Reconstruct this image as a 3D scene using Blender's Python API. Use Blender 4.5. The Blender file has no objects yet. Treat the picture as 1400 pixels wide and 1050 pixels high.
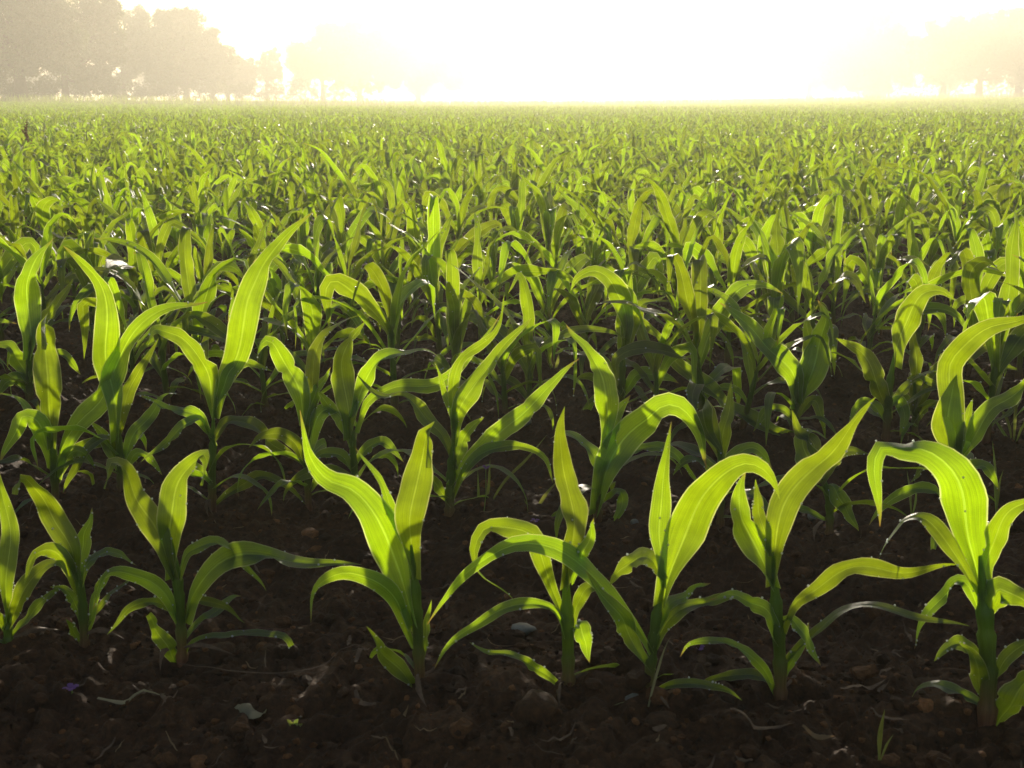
import bpy, math, random
import numpy as np
from mathutils import Vector

rnd = random.Random(11)
nrg = np.random.default_rng(7)
scene = bpy.context.scene
COL = scene.collection

# ------------------------------------------------------------------ camera numbers
FPX = 1500.0                      # focal length in pixels of the 1400 px wide photograph
HOR = 137.0                       # horizon row
PITCH = math.atan((525 - HOR) / FPX)
CAMZ = 0.90
CP, SP = math.cos(PITCH), math.sin(PITCH)
CAM = np.array([0.0, 0.0, CAMZ])


def ray(px, py):
    a, b = px - 700.0, 525.0 - py
    return np.array([a, FPX * CP + b * SP, -FPX * SP + b * CP])


def ground_at(px, py, z=0.0):
    r = ray(px, py)
    return CAM + r * ((z - CAMZ) / r[2])


def at_y(px, py, Y):
    r = ray(px, py)
    return CAM + r * (Y / r[1])


# ------------------------------------------------------------------ noise + terrain
def vnoise(x, y, seed=0):
    x = np.asarray(x, float); y = np.asarray(y, float)
    xi = np.floor(x).astype(np.int64); yi = np.floor(y).astype(np.int64)
    fx = x - xi; fy = y - yi
    fx = fx * fx * (3 - 2 * fx); fy = fy * fy * (3 - 2 * fy)

    def h(a, b):
        v = (a * 374761393 + b * 668265263 + seed * 974634541) & 0xFFFFFFFF
        v = ((v ^ (v >> 13)) * 1274126177) & 0xFFFFFFFF
        v = ((v ^ (v >> 16)) * 2246822519) & 0xFFFFFFFF
        return ((v ^ (v >> 15)) & 0xFFFF) / 65535.0
    return (h(xi, yi) * (1 - fx) * (1 - fy) + h(xi + 1, yi) * fx * (1 - fy)
            + h(xi, yi + 1) * (1 - fx) * fy + h(xi + 1, yi + 1) * fx * fy)


def sstep(a, b, x):
    t = np.clip((np.asarray(x, float) - a) / (b - a), 0, 1)
    return t * t * (3 - 2 * t)


def edge_y(x):                     # where the crop ends and the grassy verge begins
    return 100 + 60 * sstep(-32, 45, x)


def terrain(x, y):
    x = np.asarray(x, float); y = np.asarray(y, float)
    z = 0.95 * sstep(10, 80, x) * sstep(35, 140, y) + 0.42 * sstep(-12, -55, x) * sstep(35, 100, y)
    z = z + 0.35 * sstep(0, 5, y - edge_y(x))
    z = z + 0.10 * (vnoise(x / 14, y / 11, 5) - 0.5) * sstep(6, 25, y)
    return z


RP0 = ground_at(11, 893); RP1 = ground_at(1350, 985)
RU = (RP1 - RP0)[:2]; RU = RU / np.linalg.norm(RU)
RN = np.array([-RU[1], RU[0]])     # points away from the camera
ROW_GAP = 0.73


def row_coord(x, y):
    return (x - RP0[0]) * RN[0] + (y - RP0[1]) * RN[1]


def micro(x, y):
    x = np.asarray(x, float); y = np.asarray(y, float)
    fade = 1 - sstep(9, 22, y)
    wx = x + 0.05 * (vnoise(x * 9, y * 9, 31) - 0.5); wy = y + 0.05 * (vnoise(x * 9, y * 9, 32) - 0.5)
    z = 0.040 * (vnoise(wx * 3.1, wy * 3.1, 1) - 0.5)
    z = z + 0.020 * (np.abs(2 * vnoise(wx * 9, wy * 9, 2) - 1) - 0.5)
    z = z + 0.020 * (np.abs(2 * vnoise(wx * 21, wy * 21, 3) - 1) - 0.5)
    z = z + 0.017 * (np.abs(2 * vnoise(wx * 47, wy * 47, 4) - 1) - 0.5)
    z = z + 0.011 * (vnoise(wx * 95, wy * 95, 6) - 0.5)
    rc = row_coord(x, y) / ROW_GAP
    z = z + 0.018 * np.cos(2 * np.pi * rc) * sstep(-0.9, -0.3, rc)
    return z * fade


# ------------------------------------------------------------------ mesh helpers
def build_mesh(name, V, F, UV=None, smooth=True, mats=(), mat_idx=None):
    """V (n,3), F (m,4) or (m,3) int; UV per vertex (n,2)."""
    V = np.ascontiguousarray(V, np.float32); F = np.ascontiguousarray(F, np.int32)
    me = bpy.data.meshes.new(name)
    k = F.shape[1]
    me.vertices.add(len(V)); me.vertices.foreach_set('co', V.ravel())
    me.loops.add(F.size); me.loops.foreach_set('vertex_index', F.ravel())
    me.polygons.add(len(F))
    me.polygons.foreach_set('loop_start', np.arange(0, F.size, k, dtype=np.int32))
    me.polygons.foreach_set('use_smooth', np.full(len(F), smooth, dtype=bool))
    if mat_idx is not None:
        me.polygons.foreach_set('material_index', np.asarray(mat_idx, np.int32))
    if UV is not None:
        uvl = me.uv_layers.new(name='UVMap')
        uvl.data.foreach_set('uv', np.ascontiguousarray(UV, np.float32)[F.ravel()].ravel())
    for m in mats:
        me.materials.append(m)
    me.update(calc_edges=True); me.validate()
    return me


class Acc:
    """collects pieces of one mesh (quads)"""
    def __init__(self):
        self.V, self.F, self.U, self.n = [], [], [], 0

    def add(self, V, F, U=None):
        V = np.asarray(V, float)
        self.V.append(V); self.F.append(np.asarray(F) + self.n)
        self.U.append(np.zeros((len(V), 2)) if U is None else U)
        self.n += len(V)

    def mesh(self, name, mats, smooth=True):
        return build_mesh(name, np.vstack(self.V), np.vstack(self.F), np.vstack(self.U), smooth, mats)


def link(name, me, parent=None):
    o = bpy.data.objects.new(name, me)
    COL.objects.link(o)
    if parent is not None:
        o.parent = parent
    return o


def tag(o, label=None, cat=None, group=None, kind=None):
    if label: o['label'] = label
    if cat: o['category'] = cat
    if group: o['group'] = group
    if kind: o['kind'] = kind
    return o


def unit(v):
    return v / (np.linalg.norm(v, axis=-1, keepdims=True) + 1e-12)


def tube(P, R, seg=8, cap=True):
    """tube along P (n,3) with radii R -> V, F (quads), UV"""
    P = np.asarray(P, float); n = len(P); R = np.broadcast_to(np.asarray(R, float), (n,))
    T = unit(np.gradient(P, axis=0))
    a = np.array([1.0, 0, 0]) if abs(T[0][0]) < .8 else np.array([0, 1.0, 0])
    A = np.zeros_like(P); v = unit(a - T[0] * (a @ T[0]))
    for i in range(n):
        v = unit(v - T[i] * (v @ T[i])); A[i] = v
    B = np.cross(T, A)
    th = np.arange(seg) * 2 * np.pi / seg
    V = (P[:, None] + R[:, None, None] * (np.cos(th)[None, :, None] * A[:, None] + np.sin(th)[None, :, None] * B[:, None])).reshape(-1, 3)
    i, j = np.meshgrid(np.arange(n - 1), np.arange(seg), indexing='ij')
    F = np.stack([i * seg + j, i * seg + (j + 1) % seg, (i + 1) * seg + (j + 1) % seg, (i + 1) * seg + j], -1).reshape(-1, 4)
    U = np.stack([np.tile(np.arange(seg) / seg, n), np.repeat(np.linspace(0, 1, n), seg)], -1)
    return V, F, U


def spline(pts, n):
    """Catmull-Rom through pts, resampled to n points of equal arc length"""
    P = np.asarray(pts, float)
    if len(P) == 2:
        return P[0] + (P[1] - P[0]) * np.linspace(0, 1, n)[:, None]
    Q = np.vstack([2 * P[0] - P[1], P, 2 * P[-1] - P[-2]])
    out = []
    for i in range(1, len(Q) - 2):
        p0, p1, p2, p3 = Q[i - 1], Q[i], Q[i + 1], Q[i + 2]
        for t in np.linspace(0, 1, 10, endpoint=False):
            out.append(.5 * (2 * p1 + (p2 - p0) * t + (2 * p0 - 5 * p1 + 4 * p2 - p3) * t * t + (3 * p1 - p0 - 3 * p2 + p3) * t ** 3))
    out.append(P[-1]); out = np.array(out)
    d = np.r_[0, np.cumsum(np.linalg.norm(np.diff(out, axis=0), axis=1))]
    s = np.linspace(0, d[-1], n)
    return np.stack([np.interp(s, d, out[:, k]) for k in range(out.shape[1])], -1)


_PT = np.array([0, .06, .14, .24, .34, .44, .54, .64, .74, .83, .90, .95, 1.0])
_PW = np.array([.46, .50, .60, .77, .92, 1.0, .96, .83, .64, .44, .28, .15, .012])


def leaf_ribbon(P, W, width, fold0=.75, fold1=.18, wave=.10, nw=6, seed=0, base=None, blunt=0.0, pk=.44, rag=.05):
    """leaf blade along centre line P with width directions W (unit, n,3). Upper side along W x T."""
    r = np.random.default_rng(seed)
    n = len(P); t = np.linspace(0, 1, n)
    T = unit(np.gradient(P, axis=0))
    W = unit(W - T * np.sum(W * T, 1, keepdims=True))
    N = np.cross(W, T)
    pw = _PW.copy()
    if base is not None:
        k = np.clip(1 - _PT / .42, 0, 1)
        pw = pw * (1 - k) + base * k + (0 * pw)
    if blunt:
        pw = np.maximum(pw, blunt * np.array([0] * 9 + [.95, .9, .8, .6]))
    te = t ** (math.log(.44) / math.log(pk))
    w = np.interp(te, _PT, pw) * width / 2
    wob = [1 + rag * (np.sin(2 * np.pi * r.uniform(1.2, 2.2) * t + r.uniform(0, 6.28)) + .7 * np.sin(2 * np.pi * r.uniform(3, 5.5) * t + r.uniform(0, 6.28))) for _ in (0, 1)]
    j = np.linspace(-1, 1, nw + 1)
    fold = np.interp(t, [0, .10, .30, 1], [fold0, fold0 * .75, fold1, fold1 * .8])
    for _ in range(int(r.integers(0, 3))):               # pinched creases
        bump = np.exp(-((t - r.uniform(.3, .85)) / r.uniform(.03, .07)) ** 2)
        fold = fold + r.uniform(.15, .6) * bump; w = w * (1 - .16 * bump)
    ph = r.uniform(0, 6.28, 4); fr = r.uniform(1.6, 3.4, 4)
    env = np.sin(np.pi * np.clip(t, 0, 1)) ** .7
    wl = wave * env * (np.sin(2 * np.pi * fr[0] * t + ph[0]) + .5 * np.sin(2 * np.pi * 2.1 * fr[1] * t + ph[1]))
    wr = wave * env * (np.sin(2 * np.pi * fr[2] * t + ph[2]) + .5 * np.sin(2 * np.pi * 2.1 * fr[3] * t + ph[3]))
    aj = np.abs(j)
    off = aj[None] * np.tan(fold)[:, None] * (1 - .25 * aj[None]) + (aj[None] ** 2) * np.where(j[None] < 0, wl[:, None], wr[:, None])
    off = off - .05 * np.clip(1 - aj[None] * 5, 0, 1)          # midrib keel
    jj = np.where(j[None] < 0, wob[0][:, None], wob[1][:, None]) * j[None]
    V = P[:, None] + W[:, None] * (w[:, None] * jj)[..., None] * np.cos(fold)[:, None, None] + N[:, None] * (w[:, None] * off)[..., None]
    V = V.reshape(-1, 3)
    a, b = np.meshgrid(np.arange(n - 1), np.arange(nw), indexing='ij'); m = nw + 1
    F = np.stack([a * m + b, a * m + b + 1, (a + 1) * m + b + 1, (a + 1) * m + b], -1).reshape(-1, 4)
    U = np.stack([np.tile((j + 1) / 2, n), np.repeat(t, m)], -1)
    return V, F, U


def rmf(P, w0):
    T = unit(np.gradient(P, axis=0)); W = np.zeros_like(P); v = w0
    for i in range(len(P)):
        v = v - T[i] * (v @ T[i]); v = v / (np.linalg.norm(v) + 1e-9); W[i] = v
    return W, T


def stalk_tube(P, r0, r1, seg=10, nodes=4, n=16, seed=0):
    r = np.random.default_rng(seed)
    C = spline(P, n) if len(P) > 1 else np.asarray(P)
    t = np.linspace(0, 1, n)
    R = r0 * (1 - t) + r1 * t
    for k in range(nodes):                               # sheath collars
        c = .1 + .75 * (k + r.uniform(.2, .8)) / nodes
        R = R * (1 + .26 * np.clip(1 - (c - t) / .10, 0, 1) * (t <= c)) * (1 - .04 * (t > c))
    R = R * np.interp(t, [0, .7, 1], [1, .95, .22])
    return tube(C, R, seg)


# ------------------------------------------------------------------ materials
def new_mat(name):
    m = bpy.data.materials.new(name); m.use_nodes = True
    nt = m.node_tree; nt.nodes.clear()
    return m, nt


def N(nt, t, **kw):
    n = nt.nodes.new(t)
    for k, v in kw.items():
        if k in ('i',):
            for a, b in v.items(): n.inputs[a].default_value = b
        else:
            setattr(n, k, v)
    return n


def L(nt, a, b):
    nt.links.new(a, b)


def ramp(nt, fac, stops):
    r = N(nt, 'ShaderNodeValToRGB'); e = r.color_ramp.elements
    while len(e) < len(stops): e.new(.5)
    for k, (p, c) in zip(e, stops):
        k.position = p; k.color = (*c, 1)
    L(nt, fac, r.inputs[0]); return r.outputs[0]


def math_(nt, op, a, b=None):
    n = N(nt, 'ShaderNodeMath', operation=op)
    for i, v in enumerate((a, b)):
        if v is None: continue
        if isinstance(v, (int, float)): n.inputs[i].default_value = v
        else: L(nt, v, n.inputs[i])
    return n.outputs[0]


def mixc(nt, fac, a, b, mode='MIX'):
    n = N(nt, 'ShaderNodeMix', data_type='RGBA', blend_type=mode)
    for i, v in ((0, fac), (6, a), (7, b)):
        if isinstance(v, (int, float)): n.inputs[i].default_value = v
        elif isinstance(v, tuple): n.inputs[i].default_value = (*v, 1)
        else: L(nt, v, n.inputs[i])
    return n.outputs[2]


def leaf_material(name, top, under, mixfac=.55, hue=.04, tips=True, rough=.38, vary=.72):
    m, nt = new_mat(name)
    uv = N(nt, 'ShaderNodeUVMap'); sep = N(nt, 'ShaderNodeSeparateXYZ'); L(nt, uv.outputs[0], sep.inputs[0])
    u, v = sep.outputs[0], sep.outputs[1]
    oi = N(nt, 'ShaderNodeObjectInfo'); geo = N(nt, 'ShaderNodeNewGeometry')
    rndv = oi.outputs['Random']; isl = geo.outputs['Random Per Island']
    r2 = math_(nt, 'FRACT', math_(nt, 'ADD', rndv, isl))
    tc = N(nt, 'ShaderNodeTexCoord')
    # parallel veins
    vs = math_(nt, 'SINE', math_(nt, 'MULTIPLY', u, 150.0))
    vs = math_(nt, 'ADD', math_(nt, 'MULTIPLY', vs, .5), .5)
    mid = math_(nt, 'ABSOLUTE', math_(nt, 'SUBTRACT', u, .5))
    midm = N(nt, 'ShaderNodeMapRange', i={1: .012, 2: .035, 3: 1.0, 4: 0.0}); L(nt, mid, midm.inputs[0])
    rim = N(nt, 'ShaderNodeMapRange', i={1: .45, 2: .49, 3: 0.0, 4: 1.0}); L(nt, mid, rim.inputs[0])  # thin pale leaf margin, its colour brightened to paint in the edge glow
    nf = N(nt, 'ShaderNodeTexNoise', i={'Scale': 240.0, 'Detail': 2.0}); L(nt, tc.outputs['Object'], nf.inputs['Vector'])
    nz = N(nt, 'ShaderNodeTexNoise', i={'Scale': 26.0, 'Detail': 3.0}); L(nt, tc.outputs['Object'], nz.inputs['Vector'])
    nzv = nz.outputs[0]

    cx = N(nt, 'ShaderNodeCombineXYZ'); L(nt, math_(nt, 'MULTIPLY', u, 22.0), cx.inputs[0]); L(nt, math_(nt, 'MULTIPLY', v, 3.0), cx.inputs[1]); L(nt, math_(nt, 'MULTIPLY', r2, 60.0), cx.inputs[2])
    ns = N(nt, 'ShaderNodeTexNoise', i={'Scale': 1.0, 'Detail': 3.0, 'Roughness': .6}); L(nt, cx.outputs[0], ns.inputs['Vector'])
    strk = ramp(nt, ns.outputs[0], [(.25, (.68, .70, .68)), (.75, (1.14, 1.12, 1.08))])

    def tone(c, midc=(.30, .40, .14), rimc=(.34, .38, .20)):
        c = mixc(nt, math_(nt, 'MULTIPLY', vs, .24), c, tuple(x * .6 for x in c))
        c = mixc(nt, math_(nt, 'MULTIPLY', midm.outputs[0], .7), c, midc)
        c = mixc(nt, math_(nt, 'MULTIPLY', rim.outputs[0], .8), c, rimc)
        c = mixc(nt, 1.0, c, strk, 'MULTIPLY')
        hs = N(nt, 'ShaderNodeHueSaturation')
        L(nt, math_(nt, 'ADD', math_(nt, 'MULTIPLY', math_(nt, 'SUBTRACT', r2, .5), hue), .5), hs.inputs[0])
        vv = math_(nt, 'ADD', math_(nt, 'MULTIPLY', nzv, .9), math_(nt, 'ADD', math_(nt, 'MULTIPLY', r2, vary), .56 - vary / 2))
        L(nt, vv, hs.inputs[2]); L(nt, c, hs.inputs[4])
        c = hs.outputs[0]
        if tips:
            tm = N(nt, 'ShaderNodeMapRange', i={1: .90, 2: 1.0, 3: 0.0, 4: 1.0})
            L(nt, math_(nt, 'ADD', v, math_(nt, 'MULTIPLY', math_(nt, 'SUBTRACT', nzv, .5), .08)), tm.inputs[0])
            sel = N(nt, 'ShaderNodeMapRange', i={1: .5, 2: .8, 3: 0.0, 4: .9}); L(nt, r2, sel.inputs[0])
            c = mixc(nt, math_(nt, 'MULTIPLY', tm.outputs[0], sel.outputs[0]), c, (.42, .20, .06))
        return c
    pb = N(nt, 'ShaderNodeBsdfPrincipled', i={'Roughness': rough, 'IOR': 1.45, 'Specular IOR Level': .9})
    pb.inputs['Sheen Weight'].default_value = .15; pb.inputs['Sheen Roughness'].default_value = .35; pb.inputs['Sheen Tint'].default_value = (.85, .95, 1, 1)
    L(nt, tone(top), pb.inputs['Base Color'])
    rr = N(nt, 'ShaderNodeMapRange', i={1: .3, 2: .7, 3: rough - .1, 4: rough + .14}); L(nt, nzv, rr.inputs[0])
    L(nt, rr.outputs[0], pb.inputs['Roughness'])
    bp = N(nt, 'ShaderNodeBump', i={'Strength': .45, 'Distance': .0008})
    L(nt, math_(nt, 'ADD', math_(nt, 'ADD', vs, math_(nt, 'MULTIPLY', nf.outputs[0], 1.6)), math_(nt, 'MULTIPLY', nzv, 2.5)), bp.inputs['Height']); L(nt, bp.outputs[0], pb.inputs['Normal'])
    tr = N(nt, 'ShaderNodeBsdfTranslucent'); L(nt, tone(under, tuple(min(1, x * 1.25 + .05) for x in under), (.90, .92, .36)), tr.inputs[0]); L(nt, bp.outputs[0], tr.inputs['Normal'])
    mx = N(nt, 'ShaderNodeMixShader', i={0: mixfac}); L(nt, pb.outputs[0], mx.inputs[1]); L(nt, tr.outputs[0], mx.inputs[2])
    out = N(nt, 'ShaderNodeOutputMaterial'); L(nt, mx.outputs[0], out.inputs[0])
    return m


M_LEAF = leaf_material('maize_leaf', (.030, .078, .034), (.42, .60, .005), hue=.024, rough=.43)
M_TREELEAF = leaf_material('tree_leaf', (.05, .08, .022), (.15, .21, .03), mixfac=.35, vary=.1, tips=False, rough=.5)
M_GRASS = leaf_material('grass_blade', (.07, .11, .03), (.42, .50, .07), mixfac=.5, tips=False, rough=.5)


def simple_mat(name, c1, c2, scale=30.0, rough=.8, bump=.3, bdist=.004, trans=None, coord='Object', detail=5.0):
    m, nt = new_mat(name)
    tc = N(nt, 'ShaderNodeTexCoord')
    nz = N(nt, 'ShaderNodeTexNoise', i={'Scale': scale, 'Detail': detail, 'Roughness': .65}); L(nt, tc.outputs[coord], nz.inputs['Vector'])
    col = ramp(nt, nz.outputs[0], [(.3, c1), (.7, c2)])
    pb = N(nt, 'ShaderNodeBsdfPrincipled', i={'Roughness': rough}); L(nt, col, pb.inputs['Base Color'])
    pb.inputs['Specular IOR Level'].default_value = .3
    bp = N(nt, 'ShaderNodeBump', i={'Strength': bump, 'Distance': bdist}); L(nt, nz.outputs[0], bp.inputs['Height']); L(nt, bp.outputs[0], pb.inputs['Normal'])
    out = N(nt, 'ShaderNodeOutputMaterial')
    if trans:
        tr = N(nt, 'ShaderNodeBsdfTranslucent', i={0: (*trans, 1)})
        mx = N(nt, 'ShaderNodeMixShader', i={0: .4}); L(nt, pb.outputs[0], mx.inputs[1]); L(nt, tr.outputs[0], mx.inputs[2])
        L(nt, mx.outputs[0], out.inputs[0])
    else:
        L(nt, pb.outputs[0], out.inputs[0])
    return m


def stalk_material():
    m, nt = new_mat('maize_stalk')
    uv = N(nt, 'ShaderNodeUVMap'); sep = N(nt, 'ShaderNodeSeparateXYZ'); L(nt, uv.outputs[0], sep.inputs[0])
    col = ramp(nt, sep.outputs[1], [(0.0, (.20, .07, .07)), (.20, (.20, .11, .06)), (.42, (.09, .15, .03)), (1, (.08, .16, .025))])
    cx = N(nt, 'ShaderNodeCombineXYZ'); L(nt, math_(nt, 'MULTIPLY', sep.outputs[0], 16.0), cx.inputs[0]); L(nt, math_(nt, 'MULTIPLY', sep.outputs[1], 5.0), cx.inputs[1])
    ns = N(nt, 'ShaderNodeTexNoise', i={'Scale': 1.0, 'Detail': 4.0, 'Roughness': .65}); L(nt, cx.outputs[0], ns.inputs['Vector'])
    col = mixc(nt, 1.0, col, ramp(nt, ns.outputs[0], [(.3, (.45, .42, .42)), (.7, (1.7, 1.6, 1.4))]), 'MULTIPLY')
    vs = math_(nt, 'SINE', math_(nt, 'MULTIPLY', sep.outputs[0], 130.0))
    pb = N(nt, 'ShaderNodeBsdfPrincipled', i={'Roughness': .42}); L(nt, col, pb.inputs['Base Color'])
    bp = N(nt, 'ShaderNodeBump', i={'Strength': .25, 'Distance': .0008}); L(nt, vs, bp.inputs['Height']); L(nt, bp.outputs[0], pb.inputs['Normal'])
    tr = N(nt, 'ShaderNodeBsdfTranslucent')
    L(nt, ramp(nt, sep.outputs[1], [(0, (.34, .10, .08)), (.3, (.25, .30, .04)), (1, (.38, .58, .02))]), tr.inputs[0])
    mx = N(nt, 'ShaderNodeMixShader', i={0: .45}); L(nt, pb.outputs[0], mx.inputs[1]); L(nt, tr.outputs[0], mx.inputs[2])
    out = N(nt, 'ShaderNodeOutputMaterial'); L(nt, mx.outputs[0], out.inputs[0])
    return m


M_STALK = stalk_material()


def soil_material(name, k=1.0):
    m, nt = new_mat(name)
    tc = N(nt, 'ShaderNodeTexCoord')
    n1 = N(nt, 'ShaderNodeTexNoise', i={'Scale': 5.0, 'Detail': 8.0, 'Roughness': .7}); L(nt, tc.outputs['Object'], n1.inputs['Vector'])
    n2 = N(nt, 'ShaderNodeTexNoise', i={'Scale': 90.0, 'Detail': 6.0, 'Roughness': .75}); L(nt, tc.outputs['Object'], n2.inputs['Vector'])
    n3 = N(nt, 'ShaderNodeTexVoronoi', i={'Scale': 70.0}); L(nt, tc.outputs['Object'], n3.inputs['Vector'])
    c = ramp(nt, n1.outputs[0], [(.3, (.034 * k, .0148 * k, .0060 * k)), (.7, (.088 * k, .040 * k, .0165 * k))])
    c = mixc(nt, .55, c, ramp(nt, n2.outputs[0], [(.34, (.20, .18, .17)), (.66, (1.9, 1.8, 1.65))]), 'MULTIPLY')
    if k > 1:                                       # every crumb its own dryness
        gi = N(nt, 'ShaderNodeNewGeometry')
        c = mixc(nt, 1.0, c, ramp(nt, gi.outputs['Random Per Island'], [(.2, (.55, .55, .55)), (.85, (1.5, 1.45, 1.4)), (1.0, (3.2, 3.0, 2.8))]), 'MULTIPLY')
    sp = N(nt, 'ShaderNodeMapRange', i={1: .70, 2: .78}); L(nt, n2.outputs[0], sp.inputs[0])
    c = mixc(nt, math_(nt, 'MULTIPLY', sp.outputs[0], .6), c, (.17, .088, .045))
    pb = N(nt, 'ShaderNodeBsdfPrincipled', i={'Roughness': .8}); L(nt, c, pb.inputs['Base Color'])
    pb.inputs['Specular IOR Level'].default_value = .25
    h = math_(nt, 'ADD', n2.outputs[0], math_(nt, 'MULTIPLY', n3.outputs['Distance'], .6))
    bp = N(nt, 'ShaderNodeBump', i={'Strength': 1.0, 'Distance': .008}); L(nt, h, bp.inputs['Height']); L(nt, bp.outputs[0], pb.inputs['Normal'])
    out = N(nt, 'ShaderNodeOutputMaterial'); L(nt, pb.outputs[0], out.inputs[0])
    return m


M_SOIL = soil_material('dark_soil')
M_CLOD = soil_material('soil_clod', 1.15)
M_VERGE = simple_mat('verge_turf', (.04, .055, .018), (.09, .10, .04), scale=2.0, rough=.9)
M_BARK = simple_mat('bark', (.05, .038, .026), (.11, .085, .06), scale=6.0, rough=.9, bump=.6, bdist=.03)
M_STRAW = simple_mat('dry_straw', (.11, .065, .035), (.26, .18, .10), scale=60, rough=.6, trans=(.4, .25, .12))
M_STRAWDARK = simple_mat('rotten_straw', (.06, .035, .022), (.17, .10, .06), scale=60, rough=.7)
M_DRYLEAF = simple_mat('dry_leaf', (.16, .14, .09), (.30, .27, .18), scale=40, rough=.35, trans=(.45, .42, .22))
M_STONE = simple_mat('field_stone', (.10, .095, .085), (.20, .19, .175), scale=45, rough=.55, bump=.4)
M_PETAL = simple_mat('violet_petal', (.14, .06, .24), (.26, .12, .38), scale=50, rough=.5, trans=(.35, .15, .5))
M_RUST = simple_mat('rust_seed', (.17, .055, .025), (.30, .11, .05), scale=70, rough=.7, trans=(.35, .12, .04))
M_PALESTEM = simple_mat('pale_stem', (.16, .14, .08), (.28, .26, .15), scale=50, rough=.6, trans=(.4, .38, .18))


def dew_material():
    m, nt = new_mat('dew_glint')
    pb = N(nt, 'ShaderNodeBsdfGlossy', i={'Roughness': .25, 'Color': (.9, .92, .9, 1)})
    tr = N(nt, 'ShaderNodeBsdfTranslucent', i={0: (.92, .95, .85, 1)})  # white body stands in for sun glinting through clear drops
    mx = N(nt, 'ShaderNodeMixShader', i={0: .7}); L(nt, pb.outputs[0], mx.inputs[1]); L(nt, tr.outputs[0], mx.inputs[2])
    out = N(nt, 'ShaderNodeOutputMaterial'); L(nt, mx.outputs[0], out.inputs[0])
    return m


M_DEW = dew_material()
# ------------------------------------------------------------------ light settings
SUN_EL = math.radians(8.2); SUN_AZ = math.radians(4.5); SUN_E = 5.0; SUN_C = (1.0, .89, .72)
SKY_S = .09; EXPO = .88; HAZE_D = .0025; HAZE_G = .52; FSTOP = 13.0

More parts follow.
